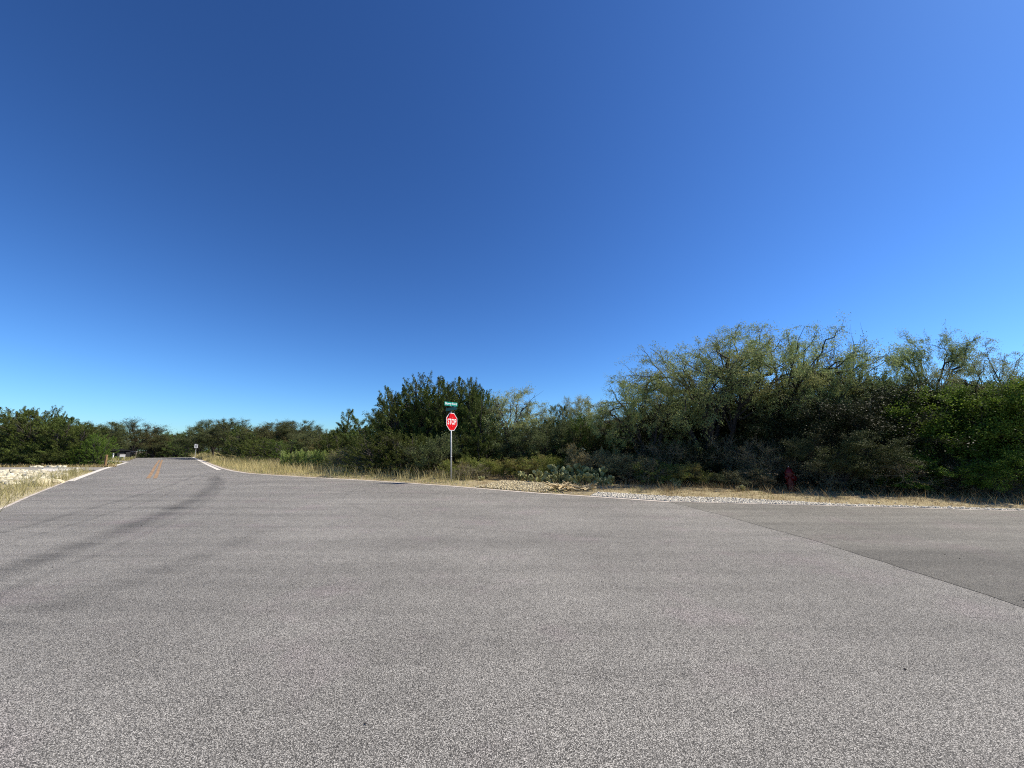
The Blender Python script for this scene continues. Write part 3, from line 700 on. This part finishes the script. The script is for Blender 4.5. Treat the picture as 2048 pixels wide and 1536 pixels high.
# --- far trees over the crest
plant('oak2', 'oak_tree', T, 264, 66, 841, 8.6, 'round rusty tinged oak beyond the white board sign', mat='oak_rusty')
plant('oak0', 'oak_tree', T, 226, 78, 879, 8.0, 'low oak in the gap between left cedars and rusty oak')
for key, px, Y, top, wd, lb, mt in (
    ('oak1', 305, 80, 867, 7.0, 'low oak right of the rusty oak, above the road crest', None),
    ('jun2', 326, 84, 864, 6.0, 'cedar above the yellow centre lines at the crest', None),
    ('oak0', 350, 82, 866, 7.5, 'dark oak straight above the end of the road', None),
    ('jun0', 372, 76, 864, 5.5, 'cedar left of the small white road sign', None),
    ('oak2', 396, 70, 856, 6.0, 'oak standing behind the small white road sign', None),
    ('oak1', 425, 58, 841, 6.0, 'tall oak with several round heads right of the white sign', None),
    ('oak0', 452, 54, 838, 5.0, 'tallest oak between the small white sign and the tall weeds', None),
    ('jun1', 478, 46, 850, 4.2, 'cedar sloping beside the tall oak', None),
    ('jun3', 498, 40, 868, 3.6, 'dark low cedar at the bend of the verge', None),
    ('oak2', 520, 45, 848, 4.6, 'oak with reddish top at the left of the rusty pair', 'oak_rusty'),
    ('oak1', 552, 43, 844, 4.6, 'oak with reddish top behind the tall weeds', 'oak_rusty'),
    ('oak0', 583, 45, 841, 5.0, 'dark oak with lumpy head above the tall weeds', None),
    ('oak2', 608, 40, 852, 4.0, 'oak right of the lumpy dark one', 'oak'),
    ('jun2', 540, 37, 878, 4.2, 'low cedar before the rusty oaks', None),
    ('jun0', 580, 35, 880, 4.0, 'low cedar right behind the tall weeds', None),
    ('oak1', 640, 34, 860, 4.2, 'low grey green oak left of the pointed cedar', 'oak_rusty'),
    ('junp', 690, 31, 820, 3.0, 'pointed cedar rising alone between two lower crowns', None),
    ('jun1', 668, 28.5, 868, 3.4, 'low cedar before the pointed one', None),
    ('jun3', 722, 28, 856, 3.6, 'cedar in the dip left of the big cedar group', None),
    ('jun0', 752, 27, 834, 4.0, 'cedar forming the left shoulder of the big group', None)):
    plant(key, 'cedar_tree' if key[0] == 'j' else 'oak_tree', T, px, Y, top, wd, lb, mat=mt)
plant('twig0', 'shrub', 'shrub', 700, 25.0, 892, 3.2, 'olive twiggy shrub with thin pale stems below the pointed cedar', mat='brush_green')
plant('bush1', 'shrub', 'shrub', 672, 27, 900, 2.2, 'olive shrub right of the tall green weeds')
# --- big cedars behind the stop sign
for key, px, Y, top, wd, lb in (
    ('jun2', 790, 25, 790, 3.8, 'cedar stepping up to the left of the stop sign'),
    ('jun1', 824, 24.5, 763, 4.0, 'tall cedar two crowns left of the stop sign'),
    ('jun2', 872, 25, 753, 4.4, 'tallest cedar, straight behind the stop sign'),
    ('jun0', 915, 24.5, 757, 4.0, 'cedar right behind the street name blade'),
    ('jun3', 942, 25.5, 763, 3.0, 'narrow cedar with an open top right of the stop sign'),
    ('jun1', 968, 24, 782, 3.4, 'cedar at the right shoulder of the group, beside the pale open tree')):
    plant(key, 'cedar_tree', T, px, Y, top, wd, lb, 'big cedars behind the stop sign')
for key, px, Y, top, wd, lb in (
    ('jun1', 770, 22.2, 862, 3.4, 'low dark cedar at the foot of the group, left end'),
    ('jun0', 822, 21.4, 868, 3.2, 'low dark cedar left of the sign post'),
    ('bush2', 862, 20.6, 870, 2.8, 'rounded dark shrub just left of the sign post'),
    ('jun3', 912, 22, 862, 3.0, 'low cedar just right of the sign post'),
    ('jun2', 962, 22, 868, 3.2, 'low cedar under the pale open tree')):
    plant(key, 'cedar_tree' if key[0] == 'j' else 'shrub', T if key[0] == 'j' else 'shrub', px, Y, top, wd, lb, mat=None if key[0] == 'j' else 'oak')
# --- middle: open pale trees and cedars
plant('thin0', 'mesquite_tree', T, 1022, 22.5, 774, 3.3, 'pale open crowned tree with bare dark stems against the sky', rz=1.0)
plant('thin1', 'mesquite_tree', T, 1072, 24, 806, 2.4, 'pale yellow green tree right of the tall open one', rz=2)
plant('oak2', 'oak_tree', T, 1062, 22, 850, 3.6, 'dark oak below the pale yellow green tree')
plant('oak0', 'oak_tree', T, 1100, 21, 842, 3.4, 'dense round oak above the prickly pear patch', mat='oak')
plant('junp', 'cedar_tree', T, 1108, 24.5, 812, 2.0, 'small dark pointed cedar left of the two slim trees')
plant('thin1', 'mesquite_tree', T, 1140, 24, 794, 1.4, 'slim sparse tree standing up from the cedars', rz=4)
plant('junp', 'cedar_tree', T, 1128, 24, 812, 2.0, 'small dark pointed cedar beside the slim sparse tree')
plant('thin0', 'mesquite_tree', T, 1184, 23, 792, 2.7, 'pale open tree right of the slim sparse one', rz=3)
plant('jun1', 'cedar_tree', T, 1160, 21.5, 832, 3.2, 'brownish dark cedar under the pale open pair')
plant('twig1', 'dead_tree', T, 1222, 22, 808, 3.0, 'bare grey twiggy tree left of the big mesquite', rz=1)
plant('jun3', 'cedar_tree', T, 1204, 20.5, 845, 3.2, 'dark cedar before the bare grey tree')
plant('jun0', 'cedar_tree', T, 1262, 20.5, 826, 3.4, 'dark cedar seen through the left limbs of the big mesquite')
# --- the big mesquites
plant('mes0', 'mesquite_tree', T, 1425, 17.5, 668, 7.4, 'biggest mesquite with wide olive crown left of the hydrant', rz=0.4)
plant('mes1', 'mesquite_tree', T, 1575, 17.5, 651, 6.6, 'tall mesquite whose crown rises above the hydrant', rz=2.3)
plant('mes2', 'mesquite_tree', T, 1300, 18.0, 752, 4.4, 'lower mesquite reaching out to the left of the biggest one', rz=1.2)
plant('mes2', 'mesquite_tree', T, 1684, 16.0, 694, 3.9, 'mesquite right of the tall one, with bare twigs on top', rz=4.0)
plant('twig1', 'dead_tree', T, 1716, 16.6, 678, 2.8, 'bare twiggy top sticking out above the right mesquite', rz=2)
plant('wind0', 'mesquite_tree', T, 1872, 15.2, 658, 3.7, 'mesquite blown to the right, standing clear against the sky', rz=0.15)
plant('thin0', 'mesquite_tree', T, 1792, 16.0, 752, 2.0, 'small feathery tree left of the wind blown mesquite', rz=2, mat='mesquite')
plant('mes0', 'mesquite_tree', T, 2018, 13.6, 698, 3.8, 'feathery mesquite at the right frame edge', rz=5, mat='mesquite_pale')
# --- dark thicket at the right
for key, px, Y, top, wd, lb, mt in (
    ('jun1', 1690, 17.0, 745, 4.0, 'dark cedar behind the right mesquite', None),
    ('oak0', 1625, 16.2, 800, 4.4, 'dark oak over the hydrant', 'oak_dark'),
    ('oak1', 1720, 14.6, 790, 4.6, 'black green oak right of the hydrant', 'oak_dark'),
    ('jun2', 1740, 16.5, 752, 3.2, 'cedar top left of the wind blown mesquite', None),
    ('oak2', 1790, 14.8, 778, 4.6, 'dark oak below the wind blown mesquite', 'oak_dark'),
    ('oak0', 1870, 15.0, 776, 4.4, 'dark oak behind the bright green shrubs', 'oak_dark'),
    ('oak1', 1950, 14.5, 764, 4.2, 'dark oak right of the wind blown mesquite', 'oak'),
    ('oak2', 2040, 14, 760, 4.4, 'dark oak behind the feathery mesquite at the frame edge', 'oak'),
    ('oak0', 1560, 18.5, 770, 5.0, 'dark oak behind the tall mesquite', 'oak_dark'),
    ('oak2', 1480, 20, 762, 5.0, 'oak seen through the biggest mesquite', 'oak_dark'),
    ('jun3', 1390, 20.5, 790, 4.4, 'cedar seen through the biggest mesquite', None),
    ('oak1', 1330, 20, 812, 4.4, 'oak in the shade behind the left mesquite limbs', 'oak_dark')):
    plant(key, 'cedar_tree' if key[0] == 'j' else 'oak_tree', T, px, Y, top, wd, lb, mat=mt)
plant('oak1', 'oak_tree', T, 1690, 13.3, 862, 2.8, 'small grey green oak with low round crown right of the hydrant', rz=1, mat='oak')
plant('elm0', 'elm_tree', T, 1900, 13.3, 782, 3.4, 'bright green leafy tree left of the frame edge group', rz=1)
plant('elm1', 'elm_tree', T, 1990, 12.8, 770, 3.4, 'bright green leafy tree under the feathery mesquite', rz=2)
plant('elm0', 'elm_tree', T, 2070, 12.3, 775, 3.2, 'bright green tree cut by the right frame edge', rz=3)
plant('elm1', 'shrub', 'shrub', 1822, 12.9, 905, 2.0, 'low bright green shrub at the dark thicket edge', rz=4)
plant('elm0', 'shrub', 'shrub', 2010, 11.7, 900, 2.0, 'low bright green shrub nearest the right frame edge', rz=5)
for k, (px, Y, top, wd) in enumerate(((1350, 17, 880, 2.6), (1470, 16.4, 870, 2.6), (1530, 15.2, 882, 2.4), (1612, 15.0, 868, 2.6), (1660, 13.9, 905, 2.2), (1760, 13.2, 900, 2.4), (1880, 12.8, 915, 2.2), (1960, 12.4, 920, 2.2))):
    plant('twig%d' % (k % 2), 'dead_shrub', 'shrub', px, Y, top, wd, 'bare grey twiggy shrub in the shade under the right trees', 'bare shrubs in the shade of the right thicket')
for k, (px, Y, top, wd, mt) in enumerate(((1330, 17.6, 885, 3.0, 'oak_dark'), (1400, 17.2, 880, 3.0, 'oak_dark'), (1450, 17.6, 868, 3.0, 'oak_dark'), (1510, 16.6, 872, 2.8, 'oak_dark'), (1570, 16.0, 870, 2.8, 'oak_dark'), (1640, 15.2, 868, 2.8, 'oak_dark'),
                                          (1700, 14.8, 878, 2.8, 'oak_dark'), (1765, 14.4, 880, 2.8, 'oak_dark'), (1830, 13.8, 870, 2.8, 'oak_dark'), (1900, 13.6, 870, 2.8, 'oak_dark'), (1970, 13.2, 870, 2.8, 'oak_dark'), (2045, 12.8, 870, 2.8, 'oak_dark'))):
    plant('bush%d' % (k % 3), 'shrub', 'shrub', px, Y, top, wd, 'black green undergrowth shrub inside the right thicket', 'undergrowth shrubs inside the right thicket', mat=mt)
# --- brush between verge and trees
for key, px, Y, top, wd, lb, mt in (
    ('bush0', 925, 19.2, 917, 1.9, 'olive brush just right of the sign post', 'brush_green'),
    ('bush1', 965, 19.4, 914, 2.2, 'olive green brush, second right of the sign post', None),
    ('bush2', 1008, 19.4, 918, 2.0, 'green brush behind the bare limestone patch', None),
    ('bush0', 1048, 19.0, 915, 2.0, 'green brush behind the left end of the prickly pears', None),
    ('bush1', 1092, 18.6, 908, 2.2, 'green brush behind the middle of the prickly pears', None),
    ('bush2', 1132, 18.4, 912, 2.0, 'green brush left of the straw coloured plumes', None),
    ('bush0', 1180, 17.6, 902, 2.2, 'straw tinged brush at the foot of the plumes', 'straw_brush'),
    ('bush1', 1222, 17.2, 905, 2.2, 'grey olive brush right of the plumes', 'brush_grey'),
    ('bush2', 1268, 16.8, 910, 2.4, 'grey olive brush below the low mesquite limbs', 'brush_grey'),
    ('bush0', 1318, 16.0, 922, 2.0, 'dull green brush left of the mesquite trunks', 'brush_green'),
    ('bush1', 1368, 15.6, 925, 2.0, 'dull green brush before the mesquite trunks', 'brush_green'),
    ('bush2', 1418, 15.3, 940, 1.7, 'low dark brush at the foot of the mesquite', 'oak'),
    ('bush0', 1500, 14.6, 935, 1.6, 'low grey brush left of the hydrant', 'brush_grey'),
    ('twig0', 940, 18.6, 925, 1.6, 'brown twiggy brush beside the sign post', 'brush_grey'),
    ('twig1', 1290, 16.2, 915, 2.2, 'grey thorny brush right of the prickly pears', 'brush_grey')):
    plant(key, 'shrub', 'shrub', px, Y, top, wd, lb, mat=mt)
for k, (px, top) in enumerate(((1145, 888), (1152, 894), (1160, 900), (1200, 895), (1212, 902), (1235, 890))):
    plant('plume%d' % (k % 2), 'dry_plume_plant', 'plant', px, 17.8 + .15 * k, top, .55, 'straw coloured feathery plume plant above the prickly pears', 'straw coloured plume plants', mat='straw_brush')
for k in range(15):
    px = 565 + k * 6.3 + (k * 37 % 5); top = 897 + (k * 53 % 12) + (4 if k > 11 or k < 2 else 0)
    plant('plume%d' % (k % 2), 'tall_weed', 'plant', px, 27.6 - .15 * k, top, .42, 'tall bright green feathery weed in the clump before the low cedars', 'clump of tall green weeds')
# --- deeper rows, only seen through gaps
k = 0
for px, Y, top in [(40, 44, 850), (110, 46, 850), (-30, 45, 848), (240, 95, 880), (290, 98, 878), (330, 100, 876), (372, 96, 874), (410, 84, 866), (450, 70, 856), (500, 62, 862), (550, 58, 860), (600, 54, 862), (650, 48, 870), (700, 42, 860),
                   (750, 38, 852), (800, 33, 810), (850, 32, 790), (905, 32, 790), (955, 32, 808), (1000, 31, 852), (1045, 32, 858), (1090, 30, 838), (1135, 30, 840), (1180, 29, 838), (1225, 28, 842), (1275, 27, 836), (1330, 26, 812),
                   (1390, 25, 800), (1450, 25, 790), (1510, 24, 782), (1570, 23, 780), (1640, 21, 775), (1710, 20, 770), (1780, 19.5, 772), (1850, 19, 780), (1920, 18.5, 775), (1990, 18, 775), (2060, 17.5, 775), (2130, 17, 770)]:
    k += 1
    key = ['jun0', 'oak1', 'jun2', 'oak2', 'jun3'][k % 5]
    plant(key, 'cedar_tree' if key[0] == 'j' else 'oak_tree', T, px, Y, top, 7.0 if Y > 40 else 5.2, 'dark tree of the back row, seen only through gaps between the front crowns', 'back row of dark trees')

# ------------------------------------------------------------------ prickly pears
def pear_mesh(seed, H=0.9, n0=6):
    rng = random.Random(seed); bm = bmesh.new()
    def pad(base, up, side, s):
        nrm = up.cross(side).normalized(); side = nrm.cross(up).normalized()
        Mx = Matrix((side, nrm, up)).transposed().to_4x4(); Mx = Matrix.Translation(base + up * s * .92) @ Mx @ Matrix.Diagonal((s * .72, s * .13, s, 1))
        vs = bmesh.ops.create_uvsphere(bm, u_segments=9, v_segments=6, radius=1, matrix=Mx)['verts']
    def grow(base, up, s, lv):
        side = Vector((rng.uniform(-1, 1), rng.uniform(-1, 1), .1)).normalized(); pad(base, up, side, s)
        if lv <= 0: return
        nrm = up.cross(side).normalized(); sd_ = nrm.cross(up).normalized()
        for _ in range(rng.choice((1, 2, 2, 3))):
            a = rng.uniform(-1.0, 1.0); nb = base + up * s * .92 + (up * math.cos(a) + sd_ * math.sin(a) * .72) * s * .93
            nu = (up * .8 + sd_ * math.sin(a) * .8 + Vector((rng.uniform(-.4, .4), rng.uniform(-.4, .4), .45))).normalized()
            grow(nb, nu, s * rng.uniform(.78, 1.02), lv - 1)
    for i in range(n0):
        a = rng.random() * 6.28; r = rng.random() ** .5 * .22
        grow(Vector((math.cos(a) * r, math.sin(a) * r, -.03)), Vector((rng.uniform(-.5, .5), rng.uniform(-.5, .5), 1)).normalized(), rng.uniform(.095, .13), rng.choice((1, 2, 3)))
    me = bpy.data.meshes.new('prickly_pear'); bm.to_mesh(me); bm.free(); me.materials.append(M['cactus'])
    me.polygons.foreach_set('use_smooth', [True] * len(me.polygons)); return me
pm = [pear_mesh(s) for s in (1, 2, 3, 4)]
for k, (px, Y, s, lb) in enumerate((
    (962, 17.9, .55, 'small lone prickly pear left of the bare limestone patch'),
    (1038, 17.6, .70, 'prickly pear at the left end of the big patch'),
    (1060, 17.2, .85, 'pale low prickly pear behind the limestone patch'),
    (1085, 16.8, 1.0, None), (1103, 16.3, .95, None), (1108, 17.1, 1.15, None), (1128, 16.4, 1.15, None), (1140, 17.0, 1.25, None), (1150, 15.9, 1.05, None),
    (1168, 16.5, 1.25, None), (1186, 15.9, 1.1, None), (1200, 16.4, 1.2, None),
    (1214, 15.6, .95, 'dark green prickly pear at the right end of the big patch'),
    (1356, 15.0, .55, 'small prickly pear in the shade before the mesquite trunks'),
    (1484, 13.9, .5, 'tiny pale prickly pear left of the hydrant'))):
    o = link('prickly_pear', pm[k % 4]); o.location = (gx(px, Y), Y, 0.03); o.scale = (s * 1.1, s * 1.1, s * .86); o.rotation_euler = (0, 0, k * 1.7)
    setp(o, lb or 'prickly pear with pale green pads in the middle of the big patch', 'cactus', 'prickly pears by the road')

# ------------------------------------------------------------------ broken branches at the road edge
rb = random.Random(8)
bm_list = []
for k in range(34):
    L = rb.uniform(.35, .85); P = [np.array([0.0, 0, 0])]; d = np.array([1.0, 0, 0])
    for i in range(5): d = unit(d + np.array([0, rb.uniform(-.35, .35), rb.uniform(-.18, .18)])); P.append(P[-1] + d * L / 5)
    P = np.array(P); pts = [(P, np.linspace(.034, .012, 6))]
    for _ in range(2):
        j = rb.choice((2, 3)); q = unit(np.array([.6, rb.choice((-1, 1)) * .8, rb.uniform(0, .5)])); pts.append((np.array([P[j], P[j] + q * L * .14, P[j] + q * L * .26 + np.array([.03, 0, 0])]), np.array([.018, .014, .008])))
    v, f = tubes(pts, 6)
    o = link('dead_branch', np_mesh('dead_branch', v, f), None, M['dead_wood'], True)
    px = rb.uniform(1098, 1168); Y = rb.uniform(14.0, 14.7)
    # stay outside the paved edge
    o.location = (gx(px, Y), Y, 0.05 + 0.10 * rb.random()); o.rotation_euler = (0, rb.uniform(-.30, .06), rb.uniform(-1.0, 1.0) + (math.pi if rb.random() < .5 else 0))
    setp(o, 'bleached broken branch in the brush pile at the road edge', 'branch', 'brush pile of broken branches')

# ------------------------------------------------------------------ lettering
def text_mesh(body, size, bold=0.0, sx=1.0, depth=0.002):
    cu = bpy.data.curves.new('lettering', 'FONT'); cu.body = body; cu.size = size; cu.align_x = 'CENTER'; cu.align_y = 'CENTER'
    cu.offset = bold; cu.extrude = depth; cu.resolution_u = 3
    ob = bpy.data.objects.new('lettering', cu); C.objects.link(ob)
    dg = bpy.context.evaluated_depsgraph_get(); me = bpy.data.meshes.new_from_object(ob.evaluated_get(dg))
    bpy.data.objects.remove(ob)
    xs = [v.co.x for v in me.vertices]; ys = [v.co.y for v in me.vertices]
    cx, cy = (max(xs) + min(xs)) / 2, (max(ys) + min(ys)) / 2
    for v in me.vertices: v.co = Vector(((v.co.x - cx) * sx, v.co.z, v.co.y - cy))     # stands upright in the XZ plane
    return me, (max(xs) - min(xs)) * sx, max(ys) - min(ys)
def octa(bm, r, y0, y1):
    ang = [R(22.5 + 45 * i) for i in range(8)]
    a = [bm.verts.new((r * math.cos(t), y0, r * math.sin(t))) for t in ang]; b = [bm.verts.new((r * math.cos(t), y1, r * math.sin(t))) for t in ang]
    bm.faces.new(a); bm.faces.new(b[::-1])
    for i in range(8): bm.faces.new((a[i], b[i], b[(i + 1) % 8], a[(i + 1) % 8]))
    bmesh.ops.recalc_face_normals(bm, faces=bm.faces[:])

# ------------------------------------------------------------------ stop sign
SY = 17.6; sxp = gx(902.5, SY)
SC = SY / 16.8                                         # size that matches its distance
stop = empty('stop_sign', (sxp, SY, 0.03)); stop.rotation_euler = (0, R(-1.6), 0)
setp(stop, 'red octagonal stop sign on a grey post with green street name blades', 'stop sign')
zs = ztop(843.5, SY) - .03                              # centre of the octagon
bm = bmesh.new(); add_cyl(bm, (0, 0, -.4), (0, 0, zs + .40), 0.033, seg=14)
add_cyl(bm, (0, 0, 1.10), (0, 0, 1.15), 0.037, seg=14)
post = bm_obj('post', bm, M['steel'], stop, True)
face_rz = R(61)                                        # the face is turned to drivers coming from the right
holder = Matrix.Rotation(face_rz, 4, 'Z')
octR = 0.381 / math.cos(R(22.5)) * SC
def at_face(o, x=0, y=0, z=0, rz=face_rz):
    o.matrix_parent_inverse = Matrix.Identity(4); o.rotation_euler = (0, 0, rz); v = Matrix.Rotation(rz, 4, 'Z') @ Vector((x, y, z)); o.location = v
bm = bmesh.new(); octa(bm, octR, -0.002, 0.002); plate = bm_obj('sign_plate', bm, M['white_paint'], stop); at_face(plate, 0, -0.040, zs)
bm = bmesh.new(); octa(bm, octR * .935, -0.0030, 0.0); redf = bm_obj('red_face', bm, M['red'], plate); redf.location = (0, -0.0022, 0)
me, tw, th = text_mesh('STOP', 0.40, 0.006)
sx_ = 0.60 * SC / tw; sz_ = 0.255 * SC / th
for v in me.vertices: v.co.x *= sx_; v.co.z *= sz_
let = link('lettering', me, plate, M['white_paint']); let.location = (0, -0.0066, 0)
bm = bmesh.new()
for dz in (.2, -.2): add_cyl(bm, (0, -.052, dz), (0, .05, dz), .011, seg=8)
b_ = bm_obj('bolt', bm, M['steel'], plate)
# blades
def blade(z, w, h, rz, mat, txt=None):
    bm = bmesh.new(); add_box(bm, (0, 0, 0), (w, .006, h)); bmesh.ops.bevel(bm, geom=bm.edges[:], offset=.002, segments=1)
    o = bm_obj('street_name_blade', bm, mat, stop); at_face(o, 0, 0, z, rz)
    if txt:
        me, tw, th = text_mesh(txt, .14, 0.003)
        for v in me.vertices: v.co.x *= w * .90 / tw; v.co.z *= h * .78 / th
        l = link('lettering', me, o, M['white_paint']); l.location = (0, -.0055, -.002)
    return o
zb2 = ztop(817.5, SY) - .03; zb1 = ztop(808, SY) - .03
bm = bmesh.new(); add_box(bm, (0, 0, 0), (.03, .03, .07), None); add_cyl(bm, (0, 0, -.06), (0, 0, -.02), .035, seg=12)
br = bm_obj('bracket', bm, M['steel'], stop); br.location = (0, 0, zs + .44)
blade(zb2 - .01, 0.72 * SC, 0.13 * SC, R(-42), M['green_shaded'])
blade(zb1, 0.76 * SC, 0.165 * SC, R(52), M['green_sign'], 'Boggy Ford')
bm = bmesh.new(); add_box(bm, (0, 0, 0), (.02, .02, .06)); b3 = bm_obj('bracket', bm, M['steel'], stop); b3.location = (0, 0, (zb1 + zb2) / 2)

# ------------------------------------------------------------------ hydrant
HY = 13.7; hx = gx(1583, HY)
hyd = empty('fire_hydrant', (hx, HY, 0.04), R(20)); setp(hyd, 'dark red fire hydrant in the shade of the thicket', 'fire hydrant')
S = 0.98
bm = bmesh.new()
add_lathe(bm, [(.10, -.1), (.10, .06), (.155, .06), (.155, .10), (.105, .10), (.100, .22), (.100, .26), (.150, .26), (.150, .305), (.108, .305), (.104, .50), (.118, .53), (.118, .62)], 24)
bm_obj('barrel', bm, M['hydrant'], hyd, False)
bm = bmesh.new()
add_lathe(bm, [(.150, .622), (.150, .655), (.118, .657), (.112, .70), (.092, .755), (.06, .79), (.03, .80), (.03, .845), (.018, .85)], 24)
bm_obj('bonnet', bm, M['hydrant'], hyd, False)
bm = bmesh.new(); add_cyl(bm, (0, 0, .85), (0, 0, .885), .019, seg=5); bm_obj('operating_nut', bm, M['steel'], hyd)
for a in (0, 180):
    bm = bmesh.new(); q = Matrix.Rotation(R(a), 4, 'Z') @ Matrix.Translation((0, 0, .50)) @ Matrix.Rotation(R(90), 4, 'Y')
    add_lathe(bm, [(.046, .09), (.046, .135), (.060, .137), (.060, .175), (.045, .18), (.018, .182), (.018, .205)], 14, q); bm_obj('hose_cap', bm, M['hydrant'], hyd)
bm = bmesh.new(); q = Matrix.Translation((0, 0, .48)) @ Matrix.Rotation(R(90), 4, 'X')
add_lathe(bm, [(.07, .08), (.07, .145), (.088, .147), (.088, .19), (.06, .197), (.022, .199), (.022, .225)], 18, q); bm_obj('pumper_cap', bm, M['hydrant'], hyd)
for zf in (.283, .64):
    for i in range(8):
        bm = bmesh.new(); a = R(22.5 + 45 * i); add_cyl(bm, (.133 * math.cos(a), .133 * math.sin(a), zf - .03), (.133 * math.cos(a), .133 * math.sin(a), zf + .032), .011, seg=6); bm_obj('bolt', bm, M['hydrant'], hyd)

# ------------------------------------------------------------------ small things at the far left
QY = 62.0; qx = gx(389.5, QY)
o = empty('road_sign', (qx, QY, tz(qx, QY) - .03)); o.rotation_euler = (0, 0, R(28))
setp(o, 'small white rectangular road sign on a thin post at the crest', 'sign')
zt = ztop(887.5, QY); zb = ztop(895.5, QY)
bm = bmesh.new(); add_cyl(bm, (0, 0, -.2), (0, 0, zt), .035, seg=8); bm_obj('post', bm, M['steel'], o)
bm = bmesh.new(); add_box(bm, (0, -.045, (zt + zb) / 2), (.44, .008, zt - zb)); pl = bm_obj('sign_plate', bm, M['white_paint'], o)
bm = bmesh.new()
for k_, (w_, h_, dz) in enumerate(((.26, .05, .10), (.24, .05, .01), (.24, .13, -.13))): add_box(bm, (0, -.051, (zt + zb) / 2 + dz), (w_, .003, h_))
bm_obj('dark_marking', bm, simple('grey_sign_print', (.25, .25, .25), .6), pl)

PY = 29.5 + 3.0; pxx = gx(209.5, PY)
o = empty('wooden_post', (pxx, PY, -.06)); setp(o, 'brown square wooden post beside the mouth of the side road', 'post')
zt = ztop(910.5, PY)
bm = bmesh.new(); add_box(bm, (0, 0, zt / 2), (.13, .13, zt + .1)); bmesh.ops.bevel(bm, geom=bm.edges[:], offset=.012, segments=1); bm_obj('shaft', bm, M['brown_wood'], o)
bm = bmesh.new(); bmesh.ops.create_cone(bm, cap_ends=True, segments=4, radius1=.105, radius2=.02, depth=.06, matrix=Matrix.Translation((0, 0, zt + .08)) @ Matrix.Rotation(R(45), 4, 'Z')); bm_obj('cap', bm, M['brown_wood'], o)
o = empty('marker_post', (gx(215, PY), PY, -.06)); setp(o, 'short dark marker post just right of the wooden post', 'post')
bm = bmesh.new(); add_box(bm, (0, 0, .12), (.07, .05, .34)); bm_obj('shaft', bm, M['bark_dark'], o)
bm = bmesh.new(); add_box(bm, (0, 0, .31), (.14, .03, .05)); bm_obj('plate', bm, M['bark_dark'], o)

def board(px, Y, t, b_, w, label):
    x = gx(px, Y); o = empty('board_sign', (x, Y, tz(x, Y) - .06), R(32)); setp(o, label, 'sign')
    g0 = tz(x, Y) - .06; z1 = ztop(t, Y) - g0; z0 = ztop(b_, Y) - g0
    bm = bmesh.new(); add_box(bm, (0, -.02, (z0 + z1) / 2), (w, .03, z1 - z0)); bmesh.ops.bevel(bm, geom=bm.edges[:], offset=.006, segments=1); bm_obj('panel', bm, M['white_paint'], o)
    for s in (-1, 1):
        bm = bmesh.new(); add_box(bm, (s * (w / 2 - .06), .02, z1 / 2 - .05), (.05, .04, z1 + .08)); bm_obj('leg', bm, M['white_paint'], o)
board(244, 54, 908.8, 914.2, .56, 'plain white board sign on two legs in the grass beyond the drive')
# rack like mail stand at the roadside
x = gx(266, 57); o = empty('mail_stand', (x, 57, -.06)); setp(o, 'grey open mail stand with a white corner post beside the road', 'mail stand')
bm = bmesh.new(); add_box(bm, (.32, 0, .5), (.08, .08, 1.0)); bm_obj('post', bm, M['bark_pale'], o)
bm = bmesh.new(); add_box(bm, (-.40, 0, .5), (.08, .08, 1.0)); bm_obj('post', bm, M['bark'], o)
bm = bmesh.new(); add_box(bm, (-.04, 0, .78), (.63, .34, .22)); bmesh.ops.bevel(bm, geom=bm.edges[:], offset=.03, segments=2); bm_obj('mail_box', bm, M['bark'], o)
bm = bmesh.new(); add_box(bm, (-.04, 0, 1.02), (.9, .30, .05)); bm_obj('top_board', bm, M['steel'], o)
# dark roofed shed with white corner posts, under the oak
x = gx(212, 60); o = empty('shed', (x, 60, -.06)); setp(o, 'low dark hip roofed shed with white porch posts under the far oaks', 'shed')
bm = bmesh.new(); add_box(bm, (0, 1.6, .55), (2.2, 2.2, 1.1)); bm_obj('wall', bm, M['wall_dark'], o)
bm = bmesh.new()
zr = 1.1; pts = [(-1.35, -.3, zr), (1.35, -.3, zr), (1.35, 3.0, zr), (-1.35, 3.0, zr)]; top = [(-.35, 1.2, 1.55), (.35, 1.2, 1.55)]
vb = [bm.verts.new(p) for p in pts]; vt = [bm.verts.new(p) for p in top]
for f in ((vb[0], vb[1], vt[1], vt[0]), (vb[1], vb[2], vt[1]), (vb[2], vb[3], vt[0], vt[1]), (vb[3], vb[0], vt[0]), (vb[3], vb[2], vb[1], vb[0])): bm.faces.new(f)
bm_obj('roof', bm, M['roof_dark'], o)
for dx in (1.22,):
    bm = bmesh.new(); add_box(bm, (dx, -.2, .45), (.14, .14, .78)); bm_obj('porch_post', bm, M['white_paint'], o)
o2 = empty('shed', (gx(229, 61), 61, -.06)); setp(o2, 'open dark lean-to with a thin white rail and post right of the shed', 'shed')
bm = bmesh.new(); add_box(bm, (0, 1.2, .45), (1.9, 1.0, 1.0)); bm_obj('wall', bm, M['wall_dark'], o2)
bm = bmesh.new(); add_box(bm, (0, 1.2, 1.0), (1.9, 1.2, .07), Matrix.Rotation(R(8), 3, 'X')); bm_obj('roof', bm, M['roof_dark'], o2)
bm = bmesh.new(); add_box(bm, (0, .05, .30), (1.0, .05, .05)); bm_obj('rail', bm, M['white_paint'], o2)
bm = bmesh.new(); add_box(bm, (.55, .0, .40), (.18, .18, .55)); bm_obj('post', bm, M['white_paint'], o2)
